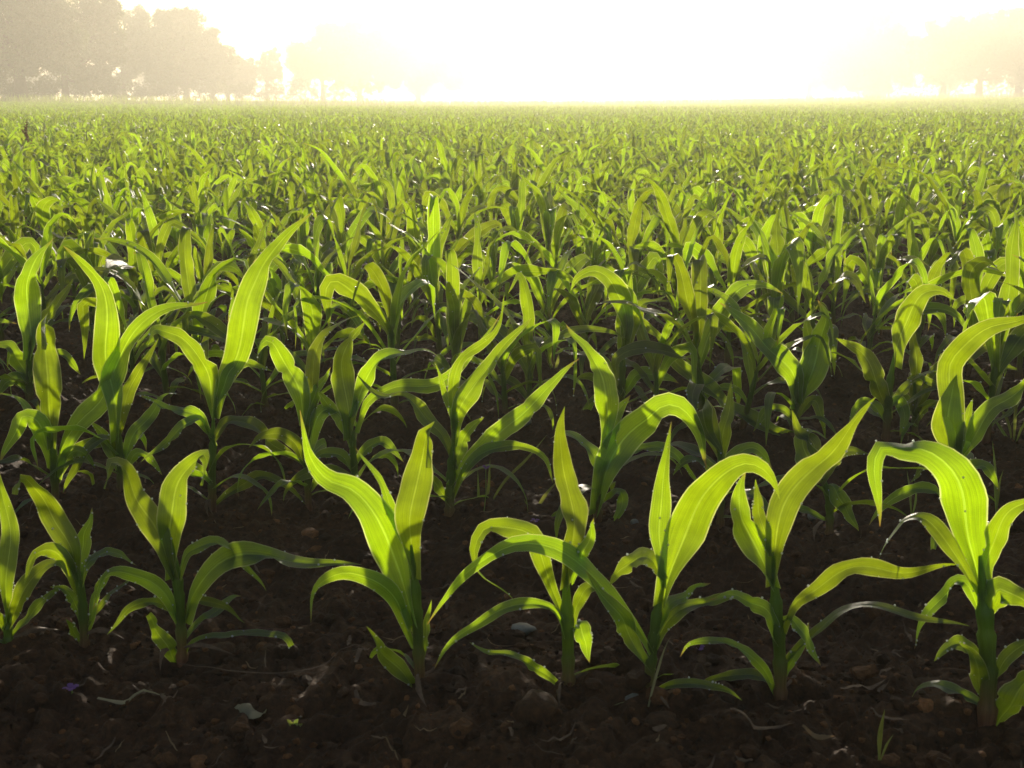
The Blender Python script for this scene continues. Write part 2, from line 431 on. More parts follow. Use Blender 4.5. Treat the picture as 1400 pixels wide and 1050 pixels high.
# ------------------------------------------------------------------ the traced maize plants nearest the camera
# every leaf: (centre line as seen, apparent width, how far its tip leans away (+) or towards (-) the camera
# as a share of its length, roll at base, roll at tip in degrees, extra options)
HERO = [
 dict(label='narrow maize plant cut off by the picture edge, next to the small blunt-leaved one', row=0,
  base=(11, 895), stalk=[(11, 868), (10, 830)], sw=15, leaves=[
  ([(10, 850), (9, 815), (12, 763), (9, 700), (-2, 650), (-14, 625)], 24, .2, 10, 30),
  ([(14, 860), (22, 830), (40, 800), (62, 772), (80, 768), (94, 790)], 26, -.3, 10, 30),
  ([(14, 875), (34, 850), (58, 822), (76, 806), (90, 806)], 17, .2, -30, 10),
  ([(8, 870), (-8, 840), (-30, 815), (-52, 820)], 22, -.2, 20, 40)]),
 dict(label='small front maize plant with one blunt leaf leaning away from its V-leaved neighbour', row=0,
  base=(115, 884), stalk=[(114, 850), (112, 815), (104, 775), (96, 752)], sw=15, leaves=[
  ([(106, 790), (97, 755), (84, 725), (68, 695), (48, 672), (34, 656), (24, 656), (20, 676)], 32, .1, 5, 35, dict(fold=-.2, blunt=.4)),
  ([(108, 790), (111, 755), (116, 730), (123, 712), (126, 694)], 21, .2, 0, 30),
  ([(112, 800), (120, 768), (140, 754), (162, 760), (187, 773)], 20, .3, 15, -20),
  ([(108, 815), (96, 782), (78, 758), (58, 752), (42, 772), (32, 800)], 22, -.2, 15, 25),
  ([(111, 845), (101, 822), (86, 806), (68, 802)], 15, .2, 20, 0),
  ([(112, 880), (104, 868), (97, 855), (90, 846)], 12, -.3, -10, 20),
  ([(117, 872), (127, 836), (134, 802), (150, 784), (178, 780), (196, 786)], 13, .2, 25, 0),
  ([(118, 860), (132, 834), (160, 806), (196, 777)], 10, .4, 10, 35)]),
 dict(label='front maize plant with two broad leaves in a V and one long flat blade', row=0,
  base=(248, 902), stalk=[(248, 872), (245, 820), (240, 770), (233, 735)], sw=18, leaves=[
  ([(236, 790), (226, 755), (210, 722), (194, 690), (180, 660), (168, 640), (156, 634), (146, 640), (142, 668)], 36, .1, 0, 25, dict(fold=-.22, blunt=.35)),
  ([(238, 790), (233, 740), (232, 700), (243, 664), (264, 632), (280, 621), (288, 632), (276, 664)], 40, .1, 5, 10, dict(fold=-.25, blunt=.3)),
  ([(244, 790), (258, 754), (282, 744), (308, 750), (330, 763), (346, 784), (364, 808)], 21, .25, 20, -20),
  ([(251, 850), (262, 815), (284, 790), (315, 772), (358, 763), (400, 762), (448, 765), (494, 772)], 37, .2, 25, 5),
  ([(246, 865), (232, 827), (208, 795), (180, 780), (152, 784), (134, 808), (127, 834)], 22, -.25, 15, 30),
  ([(246, 860), (236, 836), (210, 820), (176, 836), (146, 868)], 15, -.35, 10, 25),
  ([(252, 850), (262, 822), (284, 820), (306, 832), (335, 852)], 13, .3, 20, 0),
  ([(246, 912), (230, 888), (215, 862), (203, 840)], 23, -.35, 0, 10, dict(blunt=.6)),
  ([(254, 902), (262, 882), (290, 867), (330, 862), (368, 866), (392, 872), (400, 895), (398, 936)], 15, -.1, 25, 10)]),
 dict(label='front maize plant with a square-topped upright leaf and a long ragged twisted one', row=0,
  base=(575, 938), stalk=[(573, 905), (570, 840), (566, 780), (562, 745)], sw=20, leaves=[
  ([(566, 850), (548, 790), (524, 735), (502, 697), (478, 668), (448, 648), (426, 622), (416, 585), (410, 560)], 54, .22, 0, -45, dict(pk=.3)),
  ([(566, 790), (564, 740), (562, 700), (567, 660), (577, 622), (586, 592), (592, 588), (592, 602), (586, 640)], 46, .1, 0, 5, dict(fold=-.25, blunt=.3)),
  ([(563, 790), (556, 745), (540, 705), (521, 664), (502, 636), (484, 610)], 17, .3, 10, 30),
  ([(567, 890), (552, 845), (526, 808), (498, 789), (468, 784), (440, 798), (428, 820), (425, 852)], 28, -.25, 15, 35),
  ([(570, 944), (550, 920), (523, 890), (501, 856)], 27, -.35, 0, 10),
  ([(572, 890), (566, 850), (560, 820), (556, 800)], 14, .2, 10, 0),
  ([(578, 900), (583, 866), (584, 850), (590, 820)], 12, .2, 0, 0)]),
 dict(label='front maize plant with an upright spear-shaped leaf and another curled back like a hook', row=0,
  base=(777, 950), stalk=[(777, 915), (776, 860), (774, 800), (774, 765)], sw=22, leaves=[
  ([(775, 800), (780, 755), (783, 712), (778, 665), (768, 625), (764, 590), (772, 556)], 42, .12, 0, 45),
  ([(782, 800), (792, 770), (804, 742), (812, 708)], 23, -.2, 10, 10),
  ([(771, 850), (760, 815), (746, 772), (730, 738), (706, 722), (680, 714), (659, 722), (652, 750), (664, 780), (684, 802), (704, 822)], 30, .2, 5, 30),
  ([(772, 870), (756, 834), (722, 824), (680, 832), (638, 858), (612, 886), (594, 914)], 19, -.25, 15, 20),
  ([(775, 950), (752, 926), (722, 906), (694, 896), (668, 892), (642, 878)], 17, -.4, 20, 10),
  ([(781, 870), (792, 852), (800, 880), (806, 906)], 26, -.3, 10, 10),
  ([(782, 850), (796, 812), (816, 800), (836, 820)], 20, .3, 20, 20)]),
 dict(label='front maize plant with a very broad arching leaf and one sweeping across its neighbour', row=0,
  base=(886, 958), stalk=[(888, 925), (894, 870), (902, 815), (910, 782)], sw=19, leaves=[
  ([(908, 800), (905, 760), (900, 720), (904, 668), (913, 622), (918, 576)], 30, .2, 0, 35),
  ([(908, 820), (916, 780), (932, 735), (954, 695), (984, 656), (1014, 638), (1038, 640), (1056, 655), (1066, 682)], 60, -.12, 0, 10, dict(pk=.32)),
  ([(906, 790), (894, 768), (872, 764), (850, 776), (834, 800)], 36, -.2, 0, 5),
  ([(892, 890), (872, 852), (836, 810), (800, 782), (756, 762), (708, 756), (662, 770), (628, 790), (600, 826), (584, 854)], 31, -.12, 15, 30),
  ([(886, 915), (868, 880), (844, 840), (820, 806), (800, 780)], 30, -.3, 10, 20),
  ([(896, 885), (914, 848), (944, 828), (990, 817), (1022, 818)], 27, .25, 10, 25),
  ([(898, 865), (916, 828), (944, 808), (972, 797)], 22, .2, 20, 20),
  ([(890, 948), (918, 938), (960, 934), (992, 944), (1015, 958)], 16, -.4, 15, 0),
  ([(892, 900), (898, 860), (900, 830)], 13, .1, 0, 0)]),
 dict(label='front maize plant with a thick stalk and a wavy leaf reaching far over bare soil', row=0,
  base=(1067, 962), stalk=[(1067, 925), (1064, 860), (1059, 800), (1057, 755)], sw=22, leaves=[
  ([(1056, 800), (1044, 768), (1026, 735), (1013, 700), (1010, 668), (1020, 644)], 42, .15, 0, 25),
  ([(1057, 800), (1060, 745), (1076, 690), (1108, 640), (1146, 602), (1176, 568), (1198, 542)], 44, .2, 0, 45),
  ([(1052, 760), (1042, 715), (1036, 690), (1033, 655)], 22, .2, 20, 10),
  ([(1068, 860), (1086, 826), (1114, 806), (1150, 785), (1200, 778), (1258, 776), (1312, 772)], 27, .15, 30, 55),
  ([(1070, 915), (1096, 880), (1118, 858), (1148, 842), (1196, 836), (1258, 838), (1326, 856)], 24, .1, 25, 10),
  ([(1068, 850), (1084, 846), (1102, 874), (1122, 910)], 18, -.4, 10, 10),
  ([(1060, 955), (1048, 922), (1026, 898), (998, 881), (970, 874), (944, 880), (930, 898)], 19, -.3, 20, 25),
  ([(1062, 880), (1052, 842), (1034, 824), (1004, 815), (970, 820)], 24, -.15, 15, 25),
  ([(1070, 930), (1084, 900), (1098, 880), (1106, 850)], 14, .2, 10, 10)]),
 dict(label='largest front maize plant, one huge leaf bowing over into a hanging ribbon tip', row=0,
  base=(1350, 992), stalk=[(1351, 950), (1349, 870), (1343, 800), (1340, 760)], sw=27, leaves=[
  ([(1340, 800), (1330, 748), (1318, 700), (1300, 650), (1270, 615), (1236, 603), (1208, 612), (1200, 640), (1200, 675), (1203, 720)], 62, -.14, 0, 25, dict(pk=.22)),
  ([(1344, 810), (1354, 750), (1372, 712), (1402, 690), (1440, 676)], 30, .2, 20, 50),
  ([(1350, 860), (1362, 806), (1392, 816), (1420, 840)], 40, -.2, 0, 0),
  ([(1342, 850), (1322, 800), (1294, 806), (1268, 838), (1250, 888)], 25, .25, 10, 10),
  ([(1338, 820), (1312, 768), (1284, 730), (1256, 704), (1230, 708), (1213, 736), (1201, 766)], 24, .25, 5, 10),
  ([(1344, 900), (1320, 884), (1296, 884), (1277, 904)], 23, -.2, 0, 0),
  ([(1348, 975), (1338, 925), (1328, 892), (1310, 876)], 25, -.35, 20, 45),
  ([(1356, 935), (1374, 905), (1398, 880), (1430, 870)], 20, .2, 20, 20),
  ([(1358, 1000), (1376, 970), (1402, 935), (1430, 915)], 44, -.3, 0, 0)]),
 # ---- the next row
 dict(label='maize plant whose upright leaf is creased over at a blunt top, outermost in second row', row=1,
  base=(75, 690), stalk=[(75, 660), (73, 610), (71, 580)], sw=13, leaves=[
  ([(72, 610), (70, 570), (65, 530), (60, 492), (62, 455), (66, 436), (66, 446), (60, 478)], 38, .1, 0, 10, dict(fold=-.25, blunt=.3)),
  ([(73, 640), (62, 600), (48, 578), (28, 574), (16, 600), (0, 634)], 26, -.2, 10, 20),
  ([(74, 650), (88, 605), (108, 570), (136, 538), (160, 498), (190, 456), (230, 426), (284, 413)], 36, .1, 10, 35),
  ([(72, 620), (52, 588), (30, 545), (-4, 538)], 14, .3, 10, 10),
  ([(77, 660), (92, 625), (112, 618), (130, 640)], 20, -.2, 10, 10)]),
 dict(label='second-row maize plant with a tall blade bent to a pointed tip, beside the crease-topped one', row=1,
  base=(165, 676), stalk=[(165, 650), (163, 610), (160, 570)], sw=13, leaves=[
  ([(161, 600), (155, 545), (148, 496), (147, 446), (140, 404), (124, 370), (86, 336)], 38, .1, 0, 20),
  ([(163, 600), (172, 555), (182, 520), (200, 492), (217, 462)], 19, .2, 0, 20),
  ([(163, 630), (148, 600), (126, 610), (106, 632), (86, 674)], 22, -.25, 10, 20),
  ([(167, 640), (182, 600), (198, 575), (222, 543), (250, 540)], 20, .3, 15, 20),
  ([(162, 640), (150, 612), (138, 592), (122, 575)], 18, .2, 15, 10),
  ([(168, 650), (186, 622), (206, 628), (222, 650)], 15, -.2, 15, 10)]),
 dict(label='tall maize plant with a wide glowing blade rising to a thin bent tip, second row', row=1,
  base=(290, 698), stalk=[(290, 665), (291, 610), (292, 560)], sw=14, leaves=[
  ([(291, 570), (285, 520), (274, 490), (252, 464), (230, 452), (212, 450), (200, 474)], 33, .1, 0, 15, dict(fold=-.2)),
  ([(294, 570), (306, 520), (322, 482), (337, 440), (344, 400), (358, 358), (388, 322), (428, 290)], 42, .1, 0, 45),
  ([(292, 600), (312, 575), (342, 585), (372, 602), (398, 622), (418, 640)], 26, .2, 10, 20),
  ([(290, 610), (276, 574), (254, 582), (228, 604), (192, 632)], 20, -.2, 10, 10),
  ([(290, 600), (272, 574), (248, 562), (220, 552), (188, 540)], 21, .25, 20, 20),
  ([(294, 560), (312, 515), (338, 494), (374, 508)], 20, .2, 15, 15),
  ([(293, 695), (318, 670), (352, 652), (392, 664), (418, 690)], 18, -.25, 20, 10),
  ([(288, 660), (270, 640), (246, 640), (222, 660)], 17, -.2, 20, 10)]),
 dict(label='maize plant with a broad grey-tipped leaf bent over, behind the long ragged front leaf', row=1,
  base=(421, 694), stalk=[(421, 665), (419, 610), (416, 570)], sw=13, leaves=[
  ([(417, 580), (408, 535), (397, 508), (384, 484), (370, 470), (358, 470), (352, 496)], 34, .1, 0, 10, dict(fold=-.2, blunt=.2)),
  ([(420, 580), (428, 545), (440, 524), (452, 502)], 17, .2, 0, 20),
  ([(421, 620), (432, 580), (448, 560), (470, 560), (492, 590)], 24, .2, 15, 15),
  ([(419, 640), (404, 610), (382, 592), (360, 594), (340, 612)], 20, -.2, 15, 15),
  ([(424, 670), (440, 648), (462, 650), (484, 672)], 17, -.2, 20, 0),
  ([(421, 600), (424, 550), (436, 480), (470, 440), (510, 425)], 26, .25, 10, 30)]),
 dict(label='second-row maize plant with a dark blade crossing over, just behind the square-topped front leaf', row=1,
  base=(485, 690), stalk=[(485, 655), (482, 605), (478, 560)], sw=13, leaves=[
  ([(480, 600), (474, 552), (470, 515), (470, 488), (482, 460), (500, 438)], 36, .15, 0, 25),
  ([(484, 590), (500, 552), (532, 540), (572, 528), (612, 508), (652, 478), (684, 430)], 22, .25, 40, 60),
  ([(481, 610), (468, 575), (446, 548), (424, 530)], 24, .2, 10, 10),
  ([(486, 640), (504, 610), (528, 606), (552, 632)], 22, -.2, 15, 15),
  ([(482, 650), (466, 622), (442, 618), (420, 640)], 20, -.2, 15, 15),
  ([(484, 570), (498, 520), (520, 494), (548, 480), (580, 478), (604, 492)], 30, .1, 20, 30)]),
 dict(label='maize plant fanning pointed leaves to both sides of a thick stalk, middle of second row', row=1,
  base=(614, 710), stalk=[(615, 680), (618, 630), (621, 590)], sw=17, leaves=[
  ([(621, 610), (626, 568), (642, 534), (666, 500), (696, 468), (727, 434)], 32, .15, 0, 15),
  ([(619, 665), (646, 622), (680, 596), (712, 570), (748, 530), (792, 490)], 34, .15, 15, 25),
  ([(617, 640), (604, 592), (584, 570), (556, 550), (522, 542), (486, 510)], 26, .2, 20, 50),
  ([(621, 680), (650, 626), (690, 604), (722, 611), (746, 629), (756, 660)], 20, -.15, 25, 10),
  ([(619, 610), (620, 570), (606, 528), (594, 494)], 13, .2, 10, 20),
  ([(622, 600), (618, 545), (630, 500), (656, 470), (682, 440), (690, 400)], 18, .2, 10, 40),
  ([(616, 690), (600, 668), (584, 652), (568, 662)], 18, -.3, 10, 10),
  ([(620, 640), (634, 600), (644, 585), (662, 570)], 24, .2, 0, 10)]),
 dict(label='second-row maize plant with a wide leaf arched above the spear-leaved front plant', row=1,
  base=(818, 712), stalk=[(818, 680), (822, 640), (826, 600)], sw=15, leaves=[
  ([(827, 610), (832, 566), (826, 520), (804, 482), (786, 462), (774, 444)], 38, .1, 0, 10),
  ([(818, 700), (826, 650), (846, 612), (876, 576), (906, 558), (934, 566), (956, 596), (966, 640)], 50, -.1, 0, 10, dict(pk=.32)),
  ([(820, 660), (812, 622), (794, 600), (770, 594), (752, 600)], 30, .2, 20, 45),
  ([(826, 640), (836, 590), (846, 560), (862, 540)], 30, .2, 10, 10),
  ([(822, 690), (846, 672), (850, 690), (834, 724)], 18, -.2, 10, 10),
  ([(828, 640), (862, 616), (900, 612), (940, 640), (960, 668)], 20, .2, 20, 20)]),
 dict(label='maize plant with a pale folded leaf, standing behind the very broad arching front leaf', row=1,
  base=(985, 720), stalk=[(985, 690), (984, 640), (983, 610)], sw=14, leaves=[
  ([(984, 640), (974, 598), (966, 572), (960, 560), (968, 590), (990, 625)], 32, -.15, 20, 40),
  ([(984, 640), (990, 590), (996, 560), (1000, 520)], 24, .2, 0, 10),
  ([(985, 660), (1004, 624), (1030, 612), (1056, 640)], 24, .2, 20, 20),
  ([(983, 660), (962, 630), (940, 628), (920, 650)], 22, .2, 20, 20)]),
 dict(label='maize plant with a bluish leaf and a hanging strap, behind the thick-stalked front plant', row=1,
  base=(1135, 728), stalk=[(1134, 695), (1128, 660), (1120, 640)], sw=14, leaves=[
  ([(1120, 660), (1104, 625), (1098, 600), (1110, 588), (1130, 600)], 34, .2, 20, 30),
  ([(1122, 660), (1140, 626), (1164, 618), (1188, 620)], 25, .2, 15, 45),
  ([(1122, 665), (1138, 666), (1156, 695), (1174, 726)], 25, -.2, 10, 10),
  ([(1120, 650), (1112, 610), (1094, 590), (1082, 560)], 22, .2, 10, 10)]),
 dict(label='maize plant with a broad upright leaf, standing behind the huge bowing front leaf', row=1,
  base=(1300, 730), stalk=[(1300, 700), (1302, 660), (1306, 610)], sw=15, leaves=[
  ([(1307, 640), (1304, 610), (1296, 572), (1300, 540), (1308, 512)], 44, .1, 0, 10),
  ([(1308, 650), (1326, 604), (1352, 568), (1380, 545), (1412, 512), (1450, 490)], 30, .15, 20, 55),
  ([(1306, 650), (1302, 530), (1304, 492), (1326, 468), (1360, 446), (1404, 432), (1440, 425)], 36, .2, 10, 35),
  ([(1306, 680), (1326, 640), (1350, 640), (1366, 672)], 22, -.2, 15, 10),
  ([(1300, 680), (1284, 650), (1262, 642), (1244, 660)], 22, .2, 15, 10),
  ([(1304, 640), (1316, 600), (1322, 570), (1330, 545)], 24, .2, 0, 10)]),
 # ---- third row
 dict(label='third-row maize plant with a long straight blade slanting far out to one side', row=2,
  base=(1084, 596), stalk=[(1086, 570), (1088, 535), (1090, 505)], sw=14, leaves=[
  ([(1086, 600), (1056, 592), (1018, 564), (980, 545), (942, 507), (898, 456), (880, 440)], 35, -.05, 0, 15),
  ([(1089, 550), (1086, 520), (1074, 500), (1050, 474), (1018, 438), (984, 414)], 40, -.05, 0, 10),
  ([(1092, 560), (1100, 530), (1112, 500), (1122, 466), (1130, 435), (1118, 410)], 42, .05, 10, 50),
  ([(1092, 550), (1106, 480), (1104, 440), (1116, 418)], 24, .2, 10, 10),
  ([(1090, 575), (1110, 545), (1122, 560), (1128, 600)], 18, -.2, 10, 10),
  ([(1086, 580), (1068, 560), (1048, 562), (1030, 590)], 18, -.2, 20, 10)]),
 dict(label='maize plant with a thick pale stalk and a stout curved leaf bowing over, third row', row=2,
  base=(848, 574), stalk=[(848, 545), (850, 500), (853, 460)], sw=17, leaves=[
  ([(853, 470), (856, 440), (850, 408), (832, 384), (810, 373), (790, 380), (780, 398)], 32, -.1, 0, 20),
  ([(854, 480), (862, 440), (872, 424), (890, 412), (912, 404)], 30, .1, 10, 20),
  ([(848, 540), (828, 500), (806, 482), (770, 470), (730, 452), (690, 426), (668, 396)], 26, .1, 30, 45),
  ([(851, 540), (870, 516), (896, 510), (928, 524)], 24, -.1, 20, 30),
  ([(852, 500), (852, 450), (858, 410), (864, 372)], 24, .2, 0, 10),
  ([(846, 550), (826, 540), (806, 556), (792, 586)], 15, -.2, 20, 10)]),
 dict(label='maize plant with a bluish twisted leaf nodding over its slim stalk, third row', row=2,
  base=(1211, 602), stalk=[(1213, 570), (1217, 520), (1224, 480)], sw=14, leaves=[
  ([(1222, 500), (1230, 462), (1242, 430), (1262, 406), (1288, 398), (1306, 410)], 35, .1, 10, 40),
  ([(1214, 575), (1206, 545), (1194, 508), (1170, 474), (1142, 462)], 30, -.1, 20, 50),
  ([(1218, 560), (1240, 530), (1270, 520), (1300, 540)], 20, .1, 20, 20),
  ([(1212, 580), (1196, 556), (1176, 552), (1160, 580)], 18, -.2, 10, 10),
  ([(1216, 560), (1228, 545), (1236, 570), (1230, 596)], 18, -.2, 10, 0)]),
 dict(label='slim maize plant with a straight strap leaf beside the bluish nodding one', row=2,
  base=(1252, 596), stalk=[(1251, 570), (1251, 545), (1250, 520)], sw=12, leaves=[
  ([(1250, 560), (1252, 510), (1250, 474), (1246, 440)], 23, .05, 0, 10),
  ([(1252, 560), (1272, 525), (1292, 500), (1330, 476), (1372, 466), (1420, 470)], 26, .1, 10, 35),
  ([(1250, 570), (1236, 545), (1222, 540), (1210, 560)], 16, -.2, 10, 0),
  ([(1253, 575), (1270, 555), (1290, 560), (1302, 585)], 16, -.2, 10, 0)]),
 dict(label='third-row maize plant with a leaf pinched at mid-length, beyond the crease-topped one', row=2,
  base=(40, 560), stalk=[(40, 530), (41, 490), (41, 460)], sw=13, leaves=[
  ([(41, 490), (42, 450), (40, 415), (38, 385), (50, 350), (74, 325)], 34, .1, 0, 40),
  ([(41, 480), (52, 450), (66, 430), (84, 410), (100, 380)], 22, .2, 10, 20),
  ([(40, 520), (24, 490), (8, 470), (-14, 476)], 24, .1, 20, 10),
  ([(42, 520), (60, 492), (88, 488), (110, 512)], 22, -.1, 20, 10),
  ([(40, 540), (28, 520), (10, 520), (-6, 545)], 18, -.2, 10, 10)]),
]


def proto_params(seed):
    r = np.random.default_rng(seed + 500)
    h = r.uniform(.17, .24); n = r.integers(9, 12)
    az0 = r.uniform(0, 6.28)
    leaves = []
    for k in range(n):
        f = k / (n - 1)
        az = az0 + math.pi * (k % 2) + r.normal(0, .42)
        Lg = np.interp(f, [0, .3, .7, 1], [.14, .27, .38, .29]) * r.uniform(.82, 1.2)
        wd = np.interp(f, [0, .3, .7, 1], [.020, .031, .048, .037]) * r.uniform(.85, 1.2)
        el0 = np.interp(f, [0, .35, 1], [.55, .85, 1.40]) + r.normal(0, .12)
        droop = np.interp(f, [0, .4, .8, 1], [1.8, 1.9, 1.3, .55]) * r.uniform(.5, 1.6)
        kink = (r.uniform(.5, .82), r.uniform(1.2, 2.2)) if (f > .35 and r.random() < .48) else None
        leaves.append(dict(z=h * (.10 + .86 * f ** .9), az=az, L=Lg, w=wd, el=el0, droop=droop, kink=kink,
                           curl=r.normal(0, .5), twist=r.normal(0, .75), roll=r.normal(0, .28), seed=int(r.integers(1e6)),
                           wave=r.uniform(.10, .26)))
    return dict(h=h, lean=r.normal(0, .05, 2), leaves=leaves, seed=seed)


def proto_leaf(p, lf, n, nw):
    t = np.linspace(0, 1, n)
    el = lf['el'] - lf['droop'] * t ** 1.5
    if lf['kink']:
        el = el - lf['kink'][1] * sstep(lf['kink'][0] - .05, lf['kink'][0] + .05, t)
    el = np.maximum(el, -1.55)
    az = lf['az'] + lf['curl'] * t + .16 * np.sin(2 * np.pi * (1.1 + .13 * (lf['seed'] % 9)) * t + lf['seed'])
    el = el + .14 * np.sin(2 * np.pi * (1.0 + .15 * (lf['seed'] % 7)) * t + lf['seed'] * .7)
    d = np.stack([np.cos(el) * np.cos(az), np.cos(el) * np.sin(az), np.sin(el)], -1)
    st = lf['L'] / (n - 1)
    f = lf['z'] / p['h']
    P = np.vstack([[0, 0, 0], np.cumsum((d[:-1] + d[1:]) / 2 * st, axis=0)]) + np.array([p['lean'][0] * f * p['h'], p['lean'][1] * f * p['h'], lf['z']])
    W = np.stack([np.sin(az), -np.cos(az), 0 * az], -1)
    T = unit(np.gradient(P, axis=0)); Nn = np.cross(W, T)
    ph = lf['roll'] + lf['twist'] * t
    W = W * np.cos(ph)[:, None] + Nn * np.sin(ph)[:, None]
    if np.mean(np.cross(W, T)[:, 2]) < 0: W = -W
    return leaf_ribbon(P, W, lf['w'], .6, .2, lf['wave'], nw, lf['seed'], pk=.40)


def proto_stalk(p, seg, n):
    P = np.array([[0, 0, -.03], [p['lean'][0] * .5 * p['h'], p['lean'][1] * .5 * p['h'], p['h'] * .5], [p['lean'][0] * p['h'], p['lean'][1] * p['h'], p['h'] * 1.02]])
    return stalk_tube(P, .0095, .007, seg, 3, n, p['seed'])



hero_rng = np.random.default_rng(3)


def px_path(pts, base_xy, lean, n, fold=0.0):
    """pixel path -> world points: the plant's upright plane facing the camera, leaning off it by lean x length"""
    s = spline(np.array(pts, float), n)
    Y0 = base_xy[1]; d2 = np.hypot(base_xy[0], base_xy[1])
    hd = np.array([base_xy[0], base_xy[1]]) / d2
    t = np.linspace(0, 1, n)
    rays = np.stack([ray(p[0], p[1]) for p in s])
    hdist = rays[:, 0] * hd[0] + rays[:, 1] * hd[1]
    length = np.sum(np.linalg.norm(np.diff(s, axis=0), axis=1)) * d2 / FPX
    D = d2 + lean * length * t ** 1.3
    if fold:                                   # the end of the blade topples over, out of the plane
        D = D + fold * length * sstep(.70, 1.0, t)
    return CAM + rays * (D / hdist)[:, None]


def hero_leaf(pts, base_xy, wpx, lean, r0, r1, opt, seed, n=26, nw=8):
    P = px_path(pts, base_xy, lean, n, opt.get('fold', 0.0))
    V0 = unit(P - CAM); T = unit(np.gradient(P, axis=0))
    w0 = unit(np.cross(T[n // 3], V0[n // 3]))
    # carry the width direction out from a third of the way up, both ways
    W = np.zeros_like(P); v = w0.copy()
    for i in range(n // 3, n):
        v = unit(v - T[i] * (v @ T[i])); W[i] = v
    v = w0.copy()
    for i in range(n // 3, -1, -1):
        v = unit(v - T[i] * (v @ T[i])); W[i] = v
    if np.sum(np.cross(W, T)[n // 4:n // 2] * -V0[n // 4:n // 2]) < 0:
        W = -W
    # where the blade runs level it lies over with its upper face to the sky
    lev = 1 - T[:, 2:3] ** 2
    W = unit(W + 1.25 * opt.get('lay', 1.0) * lev ** 1.5 * unit(np.cross(T, np.array([0, 0, 1.0]))))
    Nn = np.cross(W, T)
    t = np.linspace(0, 1, n)
    r = np.random.default_rng(seed)
    ln = np.sum(np.linalg.norm(np.diff(P, axis=0), axis=1)); env = np.sin(np.pi * t) ** .8
    P = P + W * (ln * .012 * env * np.sin(2 * np.pi * r.uniform(1.0, 2.4) * t + r.uniform(0, 6)))[:, None] + Nn * (ln * .042 * env * np.sin(2 * np.pi * r.uniform(.9, 2.2) * t + r.uniform(0, 6)))[:, None]
    sgn = 1 if r.random() < .5 else -1
    ph = np.radians(sgn * .7 * (r0 + (r1 - r0) * t) + r.uniform(-10, 10) + 17 * np.sin(r.uniform(4, 9) * t + r.uniform(0, 6)))
    W2 = W * np.cos(ph)[:, None] + Nn * np.sin(ph)[:, None]
    # upper side up (or towards the stalk when the leaf stands upright)
    N2 = np.cross(W2, T)
    k = slice(n // 4, n // 2)
    ax = np.array([base_xy[0], base_xy[1], 0]) - P[k]; ax[:, 2] = 0
    if np.sum(N2[k] * (unit(ax) * .6 + np.array([0, 0, 1.0]))) < 0:
        W2 = -W2
    w = .95 * wpx * np.linalg.norm(P[n // 2] - CAM) / FPX
    return leaf_ribbon(P, W2, w, fold0=1.1, fold1=r.uniform(.08, .32), wave=r.uniform(.10, .26), nw=nw, seed=seed,
                       base=opt.get('base', .58), blunt=opt.get('blunt', 0), pk=opt.get('pk', .38)), w, P


def drop_shape():
    s = []; F = []
    for i, (z, r) in enumerate(((-1, .01), (-.6, .8), (.1, 1), (.7, .7), (1, .01))):
        for k in range(6):
            s.append((r * math.cos(k * math.pi / 3), r * math.sin(k * math.pi / 3), z))
    for i in range(4):
        for k in range(6):
            F.append((i * 6 + k, i * 6 + (k + 1) % 6, i * 6 + 6 + (k + 1) % 6, i * 6 + 6 + k))
    return np.array(s), np.array(F)


DROP_V, DROP_F = drop_shape()
hero_xy = []


def build_hero(h, idx):
    g = ground_at(*h['base'])
    gx, gy = g[0], g[1]
    hero_xy.append((gx, gy, h['row']))
    root = link('maize_plant', None)
    root.location = (gx, gy, 0)
    tag(root, h['label'], 'maize plant', 'young maize plants in rows')
    off = np.array([gx, gy, 0.0])
    st = np.vstack([[np.array([gx, gy, -.03])], px_path(h['stalk'], (gx, gy), .0, len(h['stalk'])) if len(h['stalk']) > 1 else []])
    sw = h['sw'] * np.linalg.norm(g - CAM) / FPX
    acc = Acc(); acc.add(*stalk_tube(st - off, sw * .37, sw * .40, 12, 4, 40, idx))
    link('stalk', acc.mesh('maize_stalk', [M_STALK]), root)
    dew = Acc()
    xr = np.random.default_rng(900 + idx)
    fill = proto_params(300 + idx)                       # low leaves hidden behind the traced ones
    for lf in fill['leaves'][:(1, 4, 4)[h['row']]]:
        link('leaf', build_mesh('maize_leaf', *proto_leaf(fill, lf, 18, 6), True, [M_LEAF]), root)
    for _ in range(xr.integers(1, 3)):                   # withered first leaves at the foot
        az = xr.uniform(0, 6.28); t = np.linspace(0, 1, 10); ln = xr.uniform(.05, .10)
        Q = np.stack([np.cos(az + .6 * t) * ln * t, np.sin(az + .6 * t) * ln * t, .022 + .02 * np.sin(3 * t) - .018 * t], -1)
        Wd = np.stack([-np.sin(az + t), np.cos(az + t), xr.normal(0, .5) + np.sin(4 * t)], -1)
        link('withered_leaf', build_mesh('withered_leaf', *leaf_ribbon(Q, Wd, xr.uniform(.008, .014), .8, .5, .3, 4, int(xr.integers(999))), True, [M_STRAWDARK]), root)
    for k, lf in enumerate(h['leaves']):
        pts, w, lean, r0, r1 = lf[:5]; opt = lf[5] if len(lf) > 5 else {}
        (V, F, U), ww, P = hero_leaf(pts, (gx, gy), w, lean, r0, r1, opt, idx * 50 + k)
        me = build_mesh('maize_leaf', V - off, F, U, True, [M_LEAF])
        link('leaf', me, root)
        for _ in range(hero_rng.integers(4, 10)):          # dew beads on the blade and its rim
            i = hero_rng.integers(4, 25); j = hero_rng.choice([0, 0, 8, 8, hero_rng.integers(0, 9)])
            rr = hero_rng.uniform(.0008, .0021)
            dew.add((V - off)[i * 9 + j] + DROP_V * rr + np.array([0, 0, rr * .6]), DROP_F)
    tag(link('dew', dew.mesh('dew_beads', [M_DEW]), root), kind='stuff')
    return root


